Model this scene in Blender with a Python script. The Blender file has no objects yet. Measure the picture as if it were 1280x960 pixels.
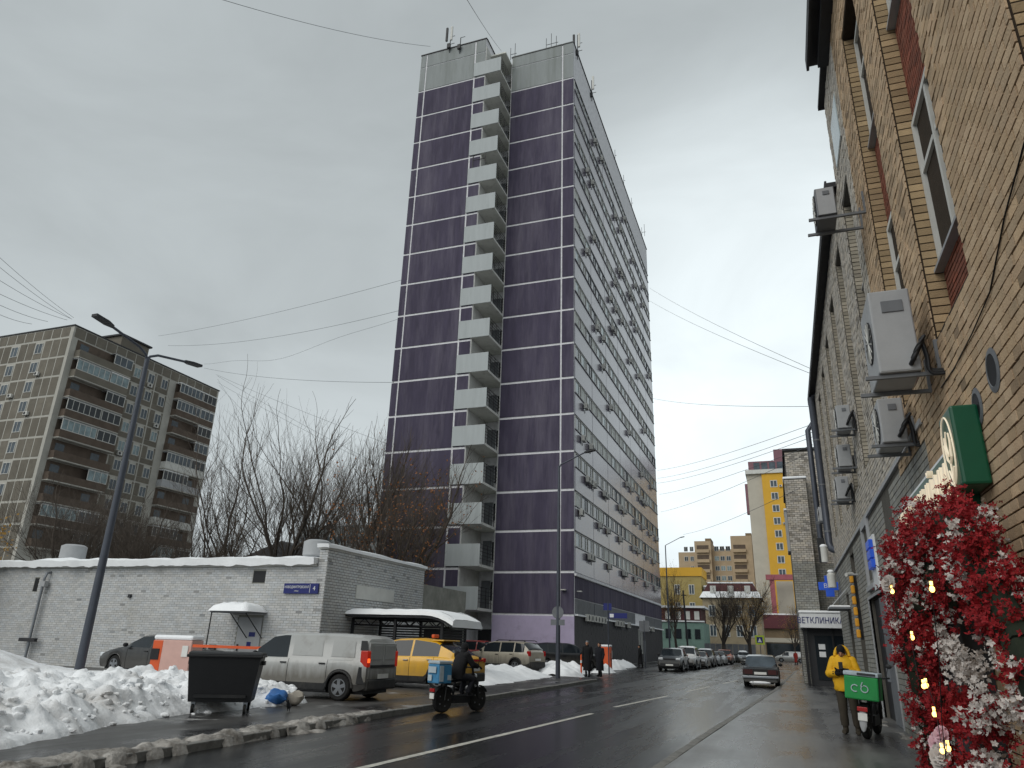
import bpy, bmesh, math, random
from mathutils import Vector, Matrix, noise
random.seed(7)
R = math.radians
S = bpy.context.scene
C = S.collection
# ------------------------------------------------------------ camera
FPX, PITCH, ROLL, YAW, EYE = 890.0, R(20.0), R(1.75), R(-20.55), 1.6
_fw = Vector((math.sin(YAW)*math.cos(PITCH), math.cos(YAW)*math.cos(PITCH), math.sin(PITCH)))
_r = Vector((math.cos(YAW), -math.sin(YAW), 0)); _u = _r.cross(_fw)
_cx = math.cos(ROLL)*_r + math.sin(ROLL)*_u
_cy = -math.sin(ROLL)*_r + math.cos(ROLL)*_u
cam = bpy.data.objects.new('camera', bpy.data.cameras.new('camera')); C.objects.link(cam)
cam.matrix_world = Matrix(((_cx.x, _cy.x, -_fw.x, 0), (_cx.y, _cy.y, -_fw.y, 0), (_cx.z, _cy.z, -_fw.z, EYE), (0, 0, 0, 1)))
cam.data.sensor_width = 36; cam.data.lens = 36*FPX/1280
cam.data.clip_start = .05; cam.data.clip_end = 3000
S.camera = cam
# ------------------------------------------------------------ sky, sun, exposure
SUN_AZ, SUN_EL = 204.0, 42.0           # veiled sun behind the viewer's left shoulder
GAP_AZ, GAP_EL = -1.1, 21.0            # thinner cloud low down the street
w = bpy.data.worlds.new('World'); S.world = w; w.use_nodes = True
nt = w.node_tree; nt.nodes.clear()
def nn(t, kind, **kw):
    n = t.nodes.new(kind)
    for k, v in kw.items(): setattr(n, k, v)
    return n
out = nn(nt, 'ShaderNodeOutputWorld'); bg = nn(nt, 'ShaderNodeBackground'); nt.links.new(bg.outputs[0], out.inputs[0])
bg.inputs[1].default_value = 0.1
sky = nn(nt, 'ShaderNodeTexSky', sky_type='NISHITA', sun_disc=False)
sky.sun_elevation = R(SUN_EL); sky.sun_rotation = R(SUN_AZ); sky.dust_density = 4; sky.air_density = 1.0
bw = nn(nt, 'ShaderNodeRGBToBW'); nt.links.new(sky.outputs[0], bw.inputs[0])
pw = nn(nt, 'ShaderNodeMath', operation='POWER'); nt.links.new(bw.outputs[0], pw.inputs[0]); pw.inputs[1].default_value = .14
tc = nn(nt, 'ShaderNodeTexCoord'); mp = nn(nt, 'ShaderNodeMapping'); nt.links.new(tc.outputs['Generated'], mp.inputs[0])
mp.inputs['Scale'].default_value = (1.1, 1.1, 2.6); mp.inputs['Location'].default_value = (.35, .2, .1)
nz = nn(nt, 'ShaderNodeTexNoise'); nz.inputs['Scale'].default_value = 1.9; nz.inputs['Detail'].default_value = 8; nz.inputs['Roughness'].default_value = .52; nz.inputs['Distortion'].default_value = .6
nt.links.new(mp.outputs[0], nz.inputs['Vector'])
mr = nn(nt, 'ShaderNodeMapRange'); mr.inputs[1].default_value = .3; mr.inputs[2].default_value = .7; mr.inputs[3].default_value = .86; mr.inputs[4].default_value = 1.12
nt.links.new(nz.outputs[0], mr.inputs[0])
# thinner cloud low over the end of the street
dt = nn(nt, 'ShaderNodeVectorMath', operation='DOT_PRODUCT'); nt.links.new(tc.outputs['Generated'], dt.inputs[0])
dt.inputs[1].default_value = (math.sin(R(GAP_AZ))*math.cos(R(GAP_EL)), math.cos(R(GAP_AZ))*math.cos(R(GAP_EL)), math.sin(R(GAP_EL)))
gl = nn(nt, 'ShaderNodeMapRange'); gl.interpolation_type = 'SMOOTHERSTEP'
gl.inputs[1].default_value = .88; gl.inputs[2].default_value = 1.0; gl.inputs[3].default_value = 1.0; gl.inputs[4].default_value = 1.75
nt.links.new(dt.outputs['Value'], gl.inputs[0])
m1 = nn(nt, 'ShaderNodeMath', operation='MULTIPLY'); nt.links.new(pw.outputs[0], m1.inputs[0]); nt.links.new(mr.outputs[0], m1.inputs[1])
sx_ = nn(nt, 'ShaderNodeSeparateXYZ'); nt.links.new(tc.outputs['Generated'], sx_.inputs[0])
el = nn(nt, 'ShaderNodeMapRange'); el.interpolation_type = 'SMOOTHSTEP'; el.inputs[1].default_value = 0; el.inputs[2].default_value = .8; el.inputs[3].default_value = 1.16; el.inputs[4].default_value = .93
nt.links.new(sx_.outputs[2], el.inputs[0])
m0 = nn(nt, 'ShaderNodeMath', operation='MULTIPLY'); nt.links.new(m1.outputs[0], m0.inputs[0]); nt.links.new(el.outputs[0], m0.inputs[1])
m2 = nn(nt, 'ShaderNodeMath', operation='MULTIPLY'); nt.links.new(m0.outputs[0], m2.inputs[0]); nt.links.new(gl.outputs[0], m2.inputs[1])
sc = nn(nt, 'ShaderNodeVectorMath', operation='SCALE'); sc.inputs[0].default_value = (4.10, 4.49, 4.63)
nt.links.new(m2.outputs[0], sc.inputs['Scale']); nt.links.new(sc.outputs[0], bg.inputs[0])
sl = bpy.data.lights.new('sun', 'SUN'); sl.energy = 1.3; sl.angle = R(50); sl.color = (1, .96, .9)
so = bpy.data.objects.new('sun', sl); C.objects.link(so)
so.rotation_euler = (R(90-SUN_EL), 0, R(180-SUN_AZ)); so.location = (0, 0, 80)
S.view_settings.view_transform = 'Standard'; S.view_settings.look = 'None'; S.view_settings.gamma = 1
S.view_settings.exposure = 0.1; S.view_settings.use_curve_mapping = False
S.render.engine = 'CYCLES'
S.render.resolution_x = 1024; S.render.resolution_y = 768
S.cycles.max_bounces = 6; S.cycles.diffuse_bounces = 3; S.cycles.glossy_bounces = 3; S.cycles.transparent_max_bounces = 6
# ------------------------------------------------------------ materials
def lin(h):
    if not isinstance(h, str): return (*h[:3], 1)
    h = h.lstrip('#'); o = []
    for i in (0, 2, 4):
        c = int(h[i:i+2], 16)/255; o.append(c/12.92 if c <= .04045 else ((c+.055)/1.055)**2.4)
    return (*o, 1)
M = {}
def mat(name, col, rough=.75, var=.18, scale=2.0, bump=0.0, bscale=40, metal=0, dirt=None, damt=.5, dscale=1.2, vc=False, spec=.4, emit=None, es=0, streak=False, coat=0, orand=0):
    m = bpy.data.materials.new(name); m.use_nodes = True; t = m.node_tree; b = t.nodes['Principled BSDF']; L = t.links.new
    b.inputs['Roughness'].default_value = rough; b.inputs['Metallic'].default_value = metal; b.inputs['Specular IOR Level'].default_value = spec
    if coat: b.inputs['Coat Weight'].default_value = coat; b.inputs['Coat Roughness'].default_value = .08
    tc = nn(t, 'ShaderNodeTexCoord'); mp = nn(t, 'ShaderNodeMapping'); L(tc.outputs['Object'], mp.inputs[0])
    if streak: mp.inputs['Scale'].default_value = (1, 1, .12)
    n = nn(t, 'ShaderNodeTexNoise'); n.inputs['Scale'].default_value = scale; n.inputs['Detail'].default_value = 8; n.inputs['Roughness'].default_value = .62
    L(mp.outputs[0], n.inputs['Vector'])
    r = nn(t, 'ShaderNodeMapRange'); r.inputs[1].default_value = .25; r.inputs[2].default_value = .75; r.inputs[3].default_value = 1-var; r.inputs[4].default_value = 1+var
    L(n.outputs[0], r.inputs[0])
    mx = nn(t, 'ShaderNodeVectorMath', operation='SCALE'); mx.inputs[0].default_value = lin(col)[:3]; L(r.outputs[0], mx.inputs['Scale'])
    cur = mx.outputs[0]
    if orand:
        oi = nn(t, 'ShaderNodeObjectInfo'); orr = nn(t, 'ShaderNodeMapRange'); orr.inputs[3].default_value = 1-orand; orr.inputs[4].default_value = 1+orand; L(oi.outputs['Random'], orr.inputs[0]); os_ = nn(t, 'ShaderNodeVectorMath', operation='SCALE'); L(cur, os_.inputs[0]); L(orr.outputs[0], os_.inputs['Scale']); cur = os_.outputs[0]
    if vc:
        a = nn(t, 'ShaderNodeAttribute', attribute_name='Col'); mu = nn(t, 'ShaderNodeVectorMath', operation='MULTIPLY'); L(cur, mu.inputs[0]); L(a.outputs['Color'], mu.inputs[1]); cur = mu.outputs[0]
    if dirt:
        n2 = nn(t, 'ShaderNodeTexNoise'); n2.inputs['Scale'].default_value = dscale; n2.inputs['Detail'].default_value = 9; n2.inputs['Roughness'].default_value = .68; L(mp.outputs[0], n2.inputs['Vector'])
        r2 = nn(t, 'ShaderNodeMapRange'); r2.inputs[1].default_value = .62-.3*damt; r2.inputs[2].default_value = .8-.2*damt; L(n2.outputs[0], r2.inputs[0])
        mm = nn(t, 'ShaderNodeMix', data_type='RGBA'); mu2 = nn(t, 'ShaderNodeMath', operation='MULTIPLY'); L(r2.outputs[0], mu2.inputs[0]); mu2.inputs[1].default_value = min(1, .45+damt*.5)
        L(mu2.outputs[0], mm.inputs['Factor']); L(cur, mm.inputs['A']); mm.inputs['B'].default_value = lin(dirt); cur = mm.outputs['Result']
    L(cur, b.inputs['Base Color'])
    if bump:
        n3 = nn(t, 'ShaderNodeTexNoise'); n3.inputs['Scale'].default_value = bscale; n3.inputs['Detail'].default_value = 4; L(tc.outputs['Object'], n3.inputs['Vector'])
        bp = nn(t, 'ShaderNodeBump'); bp.inputs['Strength'].default_value = bump; bp.inputs['Distance'].default_value = .02; L(n3.outputs[0], bp.inputs['Height']); L(bp.outputs[0], b.inputs['Normal'])
    if emit: b.inputs['Emission Color'].default_value = lin(emit); b.inputs['Emission Strength'].default_value = es
    M[name] = m; return m
def glass(name, col, rough=.06, var=.3):
    m = mat(name, col, rough=rough, var=var, scale=.9, spec=.42); return m
mat('purple', '#484354', .75, .24, 2.6, .3, 55, dirt='#6a6572', damt=.55, dscale=.9, streak=True, spec=.15, orand=.10)
mat('purple_side', '#5b5564', .2, .14, 1.3, 0, 60, dirt='#7d7884', damt=.35, dscale=.6, streak=True, spec=1.0, orand=.06)
mat('lilac', '#b1a6c0', .75, .08, 1.5, .1, 40, dirt='#7c7488', damt=.25)
mat('joint', '#dadadd', .8, .15, 3, .2, 50, dirt='#a2a2a6', damt=.25, dscale=2)
mat('concrete', '#8f9494', .85, .14, 1.2, .3, 30, dirt='#737872', damt=.5, dscale=.8, streak=True)
mat('balcony', '#a9afb0', .7, .08, 2.5, dirt='#848c8c', damt=.2, streak=True)
mat('balcony_under', '#dcddd6', .85, .08, 1.5, dirt='#96968c', damt=.3)
mat('off_white', '#c9c9c4', .7, .1, 2, dirt='#8f8d86', damt=.25)
mat('black_metal', '#16171a', .5, .2, 6)
mat('dark_grey', '#2c2d30', .6, .2, 5)
mat('mid_grey', '#6b6e72', .55, .15, 4, dirt='#4b4a48', damt=.3)
mat('light_grey', '#a2a4a6', .55, .1, 3, dirt='#77756f', damt=.25)
mat('lamp_metal', '#4a4e57', .4, .12, 4, metal=.3)
mat('steel', '#8d9196', .35, .15, 5, metal=.7)
glass('glass', '#20262b'); glass('glass_pale', '#7d8f93', .2, .5); glass('glass_mid', '#48525a', .15, .5)
mat('curtain', '#b8bcb8', .6, .35, 1.1)
mat('ground_brick', '#3a393c', .7, .2, 4, .4, 20)
mat('panel_brown', '#6f6a60', .9, .2, 1.2, .4, 14, dirt='#575249', damt=.4, dscale=.3, orand=.12)
mat('panel_joint', '#adaba3', .9, .12, 1)
mat('loggia_dark', '#5c5046', .85, .25, 1.2)
mat('yb', '#bda588', .88, .12, 5, .5, 45, vc=True, dirt='#6d5f4e', damt=.38, dscale=.55)
mat('gb', '#bab4aa', .88, .12, 5, .5, 45, vc=True, dirt='#6b675f', damt=.25, dscale=.9)
mat('rb', '#84503f', .88, .16, 5, .5, 45, vc=True)
mat('paint_brick', '#92928c', .75, .08, 3, .35, 45, vc=True, dirt='#5d5d59', damt=.25, dscale=.8)
mat('mortar', '#33291e', .95, .25, 8, .4, 60)
mat('mortar_grey', '#57544e', .95, .2, 8, .3, 60)
mat('wb', '#bfc0c0', .8, .08, 3, .35, 40, vc=True, dirt='#9b978d', damt=.28, dscale=.7)
mat('mortar_white', '#86867f', .9, .4, 1.4, .3, 60)
mat('mortar_flaked', '#6d6a63', .9, .5, 2.0, .3, 60)
mat('snow', '#f3f5f7', .75, .05, 2, .5, 9, spec=.3)
mat('snow_dirty', '#eceef0', .8, .08, 2, .8, 16, dirt='#8d857b', damt=.44, dscale=.75, spec=.3)
mat('slush', '#aeaaa4', .6, .25, 5, .9, 24, dirt='#4d473f', damt=.9, dscale=3.2)
mat('bark', '#3c3631', .9, .25, 3, .4, 30); mat('twig', '#4c443d', .9, .25, 3)
mat('leaf_brown', '#8a5a34', .8, .3, 3); mat('leaf_ochre', '#a07c3a', .8, .3, 3)
mat('tyre', '#141414', .8, .25, 8, dirt='#3a3834', damt=.3); mat('rim', '#7c7f83', .4, .2, 6, metal=.5)
mat('plastic_black', '#1a1b1d', .55, .2, 5, dirt='#3c3b39', damt=.3)
mat('tail_red', '#8c1216', .25, .2, 6, emit='#ff2a12', es=.03); mat('tail_lit', '#7d1a14', .25, .1, 6, emit='#ff3a18', es=.16)
mat('headlamp', '#c9cdd0', .12, .2, 8, spec=.8); mat('plate', '#d6d6d2', .5, .1, 8)
mat('orange', '#d0582a', .55, .1, 3, dirt='#9a4a2a', damt=.2); mat('pinkish', '#c9a49a', .6, .08, 3)
mat('cloth_black', '#131316', .9, .3, 8, .4, 60); mat('cloth_navy', '#1c1d24', .9, .3, 8, .4, 60); mat('cloth_brown', '#3b352c', .9, .25, 8, .4, 60)
mat('skin', '#b98a70', .6, .08, 5); mat('hair', '#1a1512', .7, .2, 8); mat('cloth_red', '#8e2a22', .85, .2, 6)
mat('yellow_jacket', '#d9a516', .7, .15, 5, .5, 14, dirt='#8a6a14', damt=.2, dscale=5); mat('glove', '#15161a', .8, .2, 6)
mat('box_blue', '#3f7fa8', .6, .15, 4, dirt='#2d4a5c', damt=.3, dscale=4); mat('box_pale', '#a9b6bd', .6, .12, 4, dirt='#6d7a80', damt=.3); mat('box_green', '#1f8a45', .6, .12, 4, dirt='#145c2e', damt=.25)
mat('sign_blue', '#1a2368', .45, .05, 3); mat('sign_white', '#dcdedf', .5, .05, 3); mat('tail_dark', '#3d1413', .3, .2, 6); mat('blue_lit', '#2a55b8', .4, .05, 3, emit='#2a5ae8', es=.12)
mat('sign_green', '#0f5038', .35, .1, 3); mat('letter_cream', '#f2e6cf', .4, .03, 3, emit='#ffe9c8', es=.25)
mat('flower_red', '#860d16', .75, .45, 9); mat('flower_white', '#c4bcb6', .75, .15, 9); mat('flower_pink', '#d9b4bd', .75, .12, 6)
mat('bulb', '#ffe2a0', .3, 0, 1, emit='#ffca6a', es=4); mat('stem_dark', '#1c2418', .9, .3, 6)
mat('wire', '#5d6266', .8, .1, 2); mat('orange_letters', '#d99a2a', .5, .1, 3)
# ------------------------------------------------------------ geometry helpers
class MB:
    def __init__(s): s.v = []; s.f = []; s.m = []; s.c = []
    def face(s, pts, m=0, c=None):
        i = len(s.v); s.v += [tuple(p) for p in pts]; s.f.append(tuple(range(i, i+len(pts)))); s.m.append(m); s.c.append(c)
    def box(s, x0, x1, y0, y1, z0, z1, m=0, c=None, skip=''):
        i = len(s.v); s.v += [(x, y, z) for z in (z0, z1) for y in (y0, y1) for x in (x0, x1)]
        for k, q in (('b', (0, 2, 3, 1)), ('t', (4, 5, 7, 6)), ('s', (0, 1, 5, 4)), ('n', (2, 6, 7, 3)), ('w', (0, 4, 6, 2)), ('e', (1, 3, 7, 5))):
            if k in skip: continue
            s.f.append(tuple(i+a for a in q)); s.m.append(m); s.c.append(c)
        return s
    def obox(s, o, u, v, n, m=0, c=None, back=True):
        """box from corner o spanned by vectors u, v, n (n outward); back=False leaves the hidden rear face out"""
        o, u, v, n = map(Vector, (o, u, v, n)); i = len(s.v)
        s.v += [tuple(o+a*u+b*v+d*n) for d in (0, 1) for b in (0, 1) for a in (0, 1)]
        fs = [(4, 5, 7, 6), (0, 1, 5, 4), (2, 6, 7, 3), (0, 4, 6, 2), (1, 3, 7, 5)]
        if back: fs.append((0, 2, 3, 1))
        for q in fs: s.f.append(tuple(i+a for a in q)); s.m.append(m); s.c.append(c)
        return s
    def tube(s, pts, r, n=6, m=0, cap=True):
        pts = [Vector(p) for p in pts]; k = len(pts); rr = r if isinstance(r, (list, tuple)) else [r]*k
        base = len(s.v); up = None
        for i, p in enumerate(pts):
            d = (pts[min(i+1, k-1)]-pts[max(i-1, 0)])
            d = d.normalized() if d.length > 1e-9 else Vector((0, 0, 1))
            if up is None:
                a = Vector((0, 0, 1)) if abs(d.z) < .9 else Vector((1, 0, 0)); up = d.cross(a).normalized()
            else:
                up = (up-d*up.dot(d)); up = up.normalized() if up.length > 1e-6 else d.orthogonal().normalized()
            w_ = d.cross(up)
            for j in range(n):
                t = 2*math.pi*j/n; s.v.append(tuple(p+(up*math.cos(t)+w_*math.sin(t))*rr[i]))
        for i in range(k-1):
            for j in range(n):
                a = base+i*n+j; b = base+i*n+(j+1) % n
                s.f.append((a, b, b+n, a+n)); s.m.append(m); s.c.append(None)
        if cap and n > 2:
            s.f.append(tuple(base+j for j in range(n))[::-1]); s.m.append(m); s.c.append(None)
            s.f.append(tuple(base+(k-1)*n+j for j in range(n))); s.m.append(m); s.c.append(None)
        return s
    def lathe(s, prof, o=(0, 0, 0), ax='z', n=16, m=0):
        """prof: (radius, height) pairs along the axis"""
        base = len(s.v); o = Vector(o)
        for r, h in prof:
            for j in range(n):
                t = 2*math.pi*j/n; a, b = r*math.cos(t), r*math.sin(t)
                s.v.append(tuple(o+Vector({'z': (a, b, h), 'y': (b, h, a), 'x': (h, a, b)}[ax])))
        for i in range(len(prof)-1):
            for j in range(n):
                a = base+i*n+j; b = base+i*n+(j+1) % n
                s.f.append((a, b, b+n, a+n)); s.m.append(m); s.c.append(None)
        s.f.append(tuple(base+j for j in range(n))[::-1]); s.m.append(m); s.c.append(None)
        s.f.append(tuple(base+(len(prof)-1)*n+j for j in range(n))); s.m.append(m); s.c.append(None)
        return s
    def ell(s, c, r, n=10, k=6, m=0, mat3=None):
        c = Vector(c); base = len(s.v)
        for i in range(k+1):
            ph = math.pi*i/k
            for j in range(n):
                t = 2*math.pi*j/n; q = Vector((r[0]*math.sin(ph)*math.cos(t), r[1]*math.sin(ph)*math.sin(t), r[2]*math.cos(ph)))
                if mat3: q = mat3 @ q
                s.v.append(tuple(c+q))
        for i in range(k):
            for j in range(n):
                a = base+i*n+j; b = base+i*n+(j+1) % n
                s.f.append((a, a+n, b+n, b)); s.m.append(m); s.c.append(None)
        return s
    def prism(s, poly, a0, a1, ax='y', m=0):
        """poly of 2D points (CCW) extruded along ax from a0 to a1"""
        def P(p, a): return {'y': (p[0], a, p[1]), 'z': (p[0], p[1], a), 'x': (a, p[0], p[1])}[ax]
        i = len(s.v); k = len(poly)
        s.v += [P(p, a0) for p in poly]+[P(p, a1) for p in poly]
        s.f.append(tuple(range(i, i+k))); s.m.append(m); s.c.append(None)
        s.f.append(tuple(range(i+2*k-1, i+k-1, -1))); s.m.append(m); s.c.append(None)
        for j in range(k):
            q = (j+1) % k; s.f.append((i+j, i+k+j, i+k+q, i+q)); s.m.append(m); s.c.append(None)
        return s
    def build(s, name, mats, parent=None, smooth=0, bevel=0, fix=False):
        me = bpy.data.meshes.new(name); me.from_pydata(s.v, [], s.f)
        for mm in (mats if isinstance(mats, (list, tuple)) else [mats]): me.materials.append(M[mm] if isinstance(mm, str) else mm)
        me.polygons.foreach_set('material_index', s.m)
        if any(c is not None for c in s.c):
            at = me.color_attributes.new('Col', 'FLOAT_COLOR', 'CORNER'); buf = []
            for f, c in zip(s.f, s.c): buf += (list(c or (1, 1, 1))+[1])*len(f)
            at.data.foreach_set('color', buf)
        if fix:
            bm = bmesh.new(); bm.from_mesh(me); bmesh.ops.remove_doubles(bm, verts=bm.verts, dist=1e-4); bmesh.ops.recalc_face_normals(bm, faces=bm.faces); bm.to_mesh(me); bm.free()
        if smooth:
            me.polygons.foreach_set('use_smooth', [True]*len(me.polygons)); me.set_sharp_from_angle(angle=R(smooth))
        o = bpy.data.objects.new(name, me); C.objects.link(o)
        if parent: o.parent = parent
        if bevel:
            b = o.modifiers.new('bevel', 'BEVEL'); b.width = bevel; b.segments = 2; b.limit_method = 'ANGLE'
        return o
def tag(o, label, cat, group=None):
    o['label'] = label; o['category'] = cat
    if group: o['group'] = group
    return o
def thing(name, label, cat, loc=(0, 0, 0), rz=0, group=None):
    o = bpy.data.objects.new(name, None); C.objects.link(o); o.location = loc; o.rotation_euler = (0, 0, rz); o.empty_display_size = .2
    return tag(o, label, cat, group)
def kind(o, k): o['kind'] = k; return o
def dup(o, parent=None, **kw):
    c = o.copy(); C.objects.link(c)
    if parent is not None: c.parent = parent
    for k, v in kw.items():
        if k in ('label', 'group', 'category'): c[k] = v
        else: setattr(c, k, v)
    for ch in [x for x in KIDS.get(o.name, [])]: dup(ch, c)
    return c
KIDS = {}
def index_kids():
    KIDS.clear()
    for o in list(bpy.data.objects):
        if o.parent: KIDS.setdefault(o.parent.name, []).append(o)
def B(name, mt, parent, *boxes, bevel=0, smooth=0):
    m = MB()
    for b in boxes: m.box(*b)
    return m.build(name, mt, parent, bevel=bevel, smooth=smooth)
def lerp(a, b, t): return a+(b-a)*t
def pl(tab, x):
    if x <= tab[0][0]: return tab[0][1]
    for (a, b), (c, d) in zip(tab, tab[1:]):
        if x <= c: return b+(d-b)*(x-a)/(c-a) if c > a else d
    return tab[-1][1]
def fbm(x, y, z=0, o=4): return noise.fractal(Vector((x, y, z)), 1.0, 2.1, o)
def spans(lo, hi, holes):
    out = [(lo, hi)]
    for a, b in holes:
        nx = []
        for p, q in out:
            if b <= p or a >= q: nx.append((p, q)); continue
            if a-p > .02: nx.append((p, a))
            if q-b > .02: nx.append((b, q))
        out = nx
    return out
def bricks(mb, o, u, n, width, height, holes=(), bl=.26, ch=.12, j=.019, proud=.017, cols=((1, 1, 1),), rnd=random, collect=None, dark=.0, head=False, gv=(.80, 1.14)):
    """running-bond bricks on the plane o + s*u + t*z, outward normal n; holes are (s0, s1, t0, t1)"""
    o, u, n = Vector(o), Vector(u), Vector(n); Z = Vector((0, 0, 1)); rows = int(height/ch)
    for r in range(rows):
        t0 = r*ch; t1 = t0+ch-j
        hs = [(a, b) for a, b, c, d in holes if c < t1-.01 and d > t0+.01]
        off = 0 if head else (r % 2)*bl*.5
        for a, b in spans(0, width, hs):
            k = math.floor((a-off)/bl)
            while True:
                s0 = max(a, k*bl+off); s1 = min(b, (k+1)*bl+off-j); k += 1
                if s0 >= b-.02: break
                if s1-s0 < .03: continue
                g = rnd.uniform(*gv)
                if rnd.random() < dark: g *= .6
                c = rnd.choice(cols); c = tuple(g*q for q in c); pr = proud*rnd.uniform(.6, 1.3)
                p = o+u*s0+Z*t0
                if collect is not None and s1-s0 > bl-j-.002: collect.append((p, c)); continue
                mb.obox(p, u*(s1-s0), Z*(t1-t0), n*pr, 0, c, back=False)
def text(name, body, size, mt, parent, M4, depth=.01, align='CENTER', sx=1.0):
    cu = bpy.data.curves.new(name, 'FONT'); cu.body = body; cu.size = size; cu.extrude = depth; cu.align_x = align; cu.align_y = 'CENTER'
    o = bpy.data.objects.new(name+'_tmp', cu); C.objects.link(o); bpy.context.view_layer.update()
    me = bpy.data.meshes.new_from_object(o.evaluated_get(bpy.context.evaluated_depsgraph_get())); bpy.data.objects.remove(o)
    me.materials.clear(); me.materials.append(M[mt]); me.transform(Matrix.Diagonal((sx, 1, 1, 1))); me.transform(M4)
    q = bpy.data.objects.new(name, me); C.objects.link(q); q.parent = parent; return q
def frame(o, x, y):
    """matrix: local x -> x, local y -> y (text plane) at o"""
    x, y = Vector(x).normalized(), Vector(y).normalized(); z = x.cross(y)
    return Matrix(((x.x, y.x, z.x, o[0]), (x.y, y.y, z.y, o[1]), (x.z, y.z, z.z, o[2]), (0, 0, 0, 1)))
def window(name, parent, o, u, n, wd, ht, fm, gm, split=(.5,), trans=None, fr=.06, dep=.07, gls=.03):
    """a casement: one frame mesh with a glass child; plane o + s*u + t*z, n outward"""
    o, u, n = Vector(o), Vector(u), Vector(n); Z = Vector((0, 0, 1)); f = MB()
    f.obox(o, u*fr, Z*ht, n*dep); f.obox(o+u*(wd-fr), u*fr, Z*ht, n*dep)
    f.obox(o+u*fr, u*(wd-2*fr), Z*fr, n*dep); f.obox(o+u*fr+Z*(ht-fr), u*(wd-2*fr), Z*fr, n*dep)
    for s_ in split: f.obox(o+u*(wd*s_-fr*.45)+Z*fr, u*fr*.9, Z*(ht-2*fr), n*(dep*.92))
    if trans:
        ed = [0]+list(split)+[1]
        for a, b in zip(ed, ed[1:]): f.obox(o+u*(wd*a+fr)+Z*(ht*trans), u*(wd*(b-a)-2*fr), Z*fr*.9, n*(dep*.9))
    w_ = f.build(name, fm, parent)
    g = MB(); g.obox(o+u*fr*.5+Z*fr*.5, u*(wd-fr), Z*(ht-fr), n*gls); g.build('pane', gm, w_)
    return w_
ORD = ['zeroth', 'first', 'second', 'third', 'fourth', 'fifth', 'sixth', 'seventh', 'eighth', 'ninth', 'tenth', 'eleventh', 'twelfth', 'thirteenth', 'fourteenth', 'fifteenth', 'sixteenth', 'seventeenth']
# ------------------------------------------------------------ ground, road, pavements
def wet(name, dry, wetc, lo, hi, scale, r0, r1, bmp=.25, aniso=(1, 1, 1), snow=None):
    m = bpy.data.materials.new(name); m.use_nodes = True; t = m.node_tree; b = t.nodes['Principled BSDF']; L = t.links.new
    tc = nn(t, 'ShaderNodeTexCoord'); mp = nn(t, 'ShaderNodeMapping'); L(tc.outputs['Object'], mp.inputs[0]); mp.inputs['Scale'].default_value = aniso
    n = nn(t, 'ShaderNodeTexNoise'); n.inputs['Scale'].default_value = scale; n.inputs['Detail'].default_value = 7; n.inputs['Roughness'].default_value = .6; L(mp.outputs[0], n.inputs['Vector'])
    m9 = nn(t, 'ShaderNodeMapping'); m9.inputs['Scale'].default_value = (1.5, .03, 1); L(tc.outputs['Object'], m9.inputs[0]); n9 = nn(t, 'ShaderNodeTexNoise'); n9.inputs['Scale'].default_value = 1.3; n9.inputs['Detail'].default_value = 5; L(m9.outputs[0], n9.inputs['Vector'])
    ad = nn(t, 'ShaderNodeMix'); ad.inputs['Factor'].default_value = .42; L(n.outputs[0], ad.inputs['A']); L(n9.outputs[0], ad.inputs['B'])
    r = nn(t, 'ShaderNodeMapRange'); r.inputs[1].default_value = lo+.05; r.inputs[2].default_value = hi-.04; L(ad.outputs['Result'], r.inputs[0])
    g = nn(t, 'ShaderNodeTexNoise'); g.inputs['Scale'].default_value = 45; g.inputs['Detail'].default_value = 4; L(tc.outputs['Object'], g.inputs['Vector'])
    gr = nn(t, 'ShaderNodeMapRange'); gr.inputs[3].default_value = .75; gr.inputs[4].default_value = 1.25; L(g.outputs[0], gr.inputs[0])
    mx = nn(t, 'ShaderNodeMix', data_type='RGBA'); L(r.outputs[0], mx.inputs['Factor']); mx.inputs['A'].default_value = lin(dry); mx.inputs['B'].default_value = lin(wetc)
    sc = nn(t, 'ShaderNodeVectorMath', operation='SCALE'); L(mx.outputs['Result'], sc.inputs[0]); L(gr.outputs[0], sc.inputs['Scale']); cur = sc.outputs[0]
    rr = nn(t, 'ShaderNodeMapRange'); rr.inputs[3].default_value = r0; rr.inputs[4].default_value = r1; L(r.outputs[0], rr.inputs[0]); rcur = rr.outputs[0]
    if snow:
        s = nn(t, 'ShaderNodeTexNoise'); s.inputs['Scale'].default_value = snow[2]; s.inputs['Detail'].default_value = 8; s.inputs['Roughness'].default_value = .65; L(tc.outputs['Object'], s.inputs['Vector'])
        sr = nn(t, 'ShaderNodeMapRange'); sr.inputs[1].default_value = snow[1]; sr.inputs[2].default_value = snow[1]+.12; L(s.outputs[0], sr.inputs[0])
        m2 = nn(t, 'ShaderNodeMix', data_type='RGBA'); L(sr.outputs[0], m2.inputs['Factor']); L(cur, m2.inputs['A']); m2.inputs['B'].default_value = lin(snow[0]); cur = m2.outputs['Result']
        m3 = nn(t, 'ShaderNodeMix'); L(sr.outputs[0], m3.inputs['Factor']); L(rcur, m3.inputs['A']); m3.inputs['B'].default_value = .8; rcur = m3.outputs['Result']
    L(cur, b.inputs['Base Color']); L(rcur, b.inputs['Roughness'])
    bp = nn(t, 'ShaderNodeBump'); bp.inputs['Distance'].default_value = .006
    inv = nn(t, 'ShaderNodeMapRange'); inv.inputs[3].default_value = bmp; inv.inputs[4].default_value = bmp*.12; L(r.outputs[0], inv.inputs[0]); L(inv.outputs[0], bp.inputs['Strength'])
    L(g.outputs[0], bp.inputs['Height']); L(bp.outputs[0], b.inputs['Normal']); b.inputs['Specular IOR Level'].default_value = .6
    M[name] = m
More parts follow.
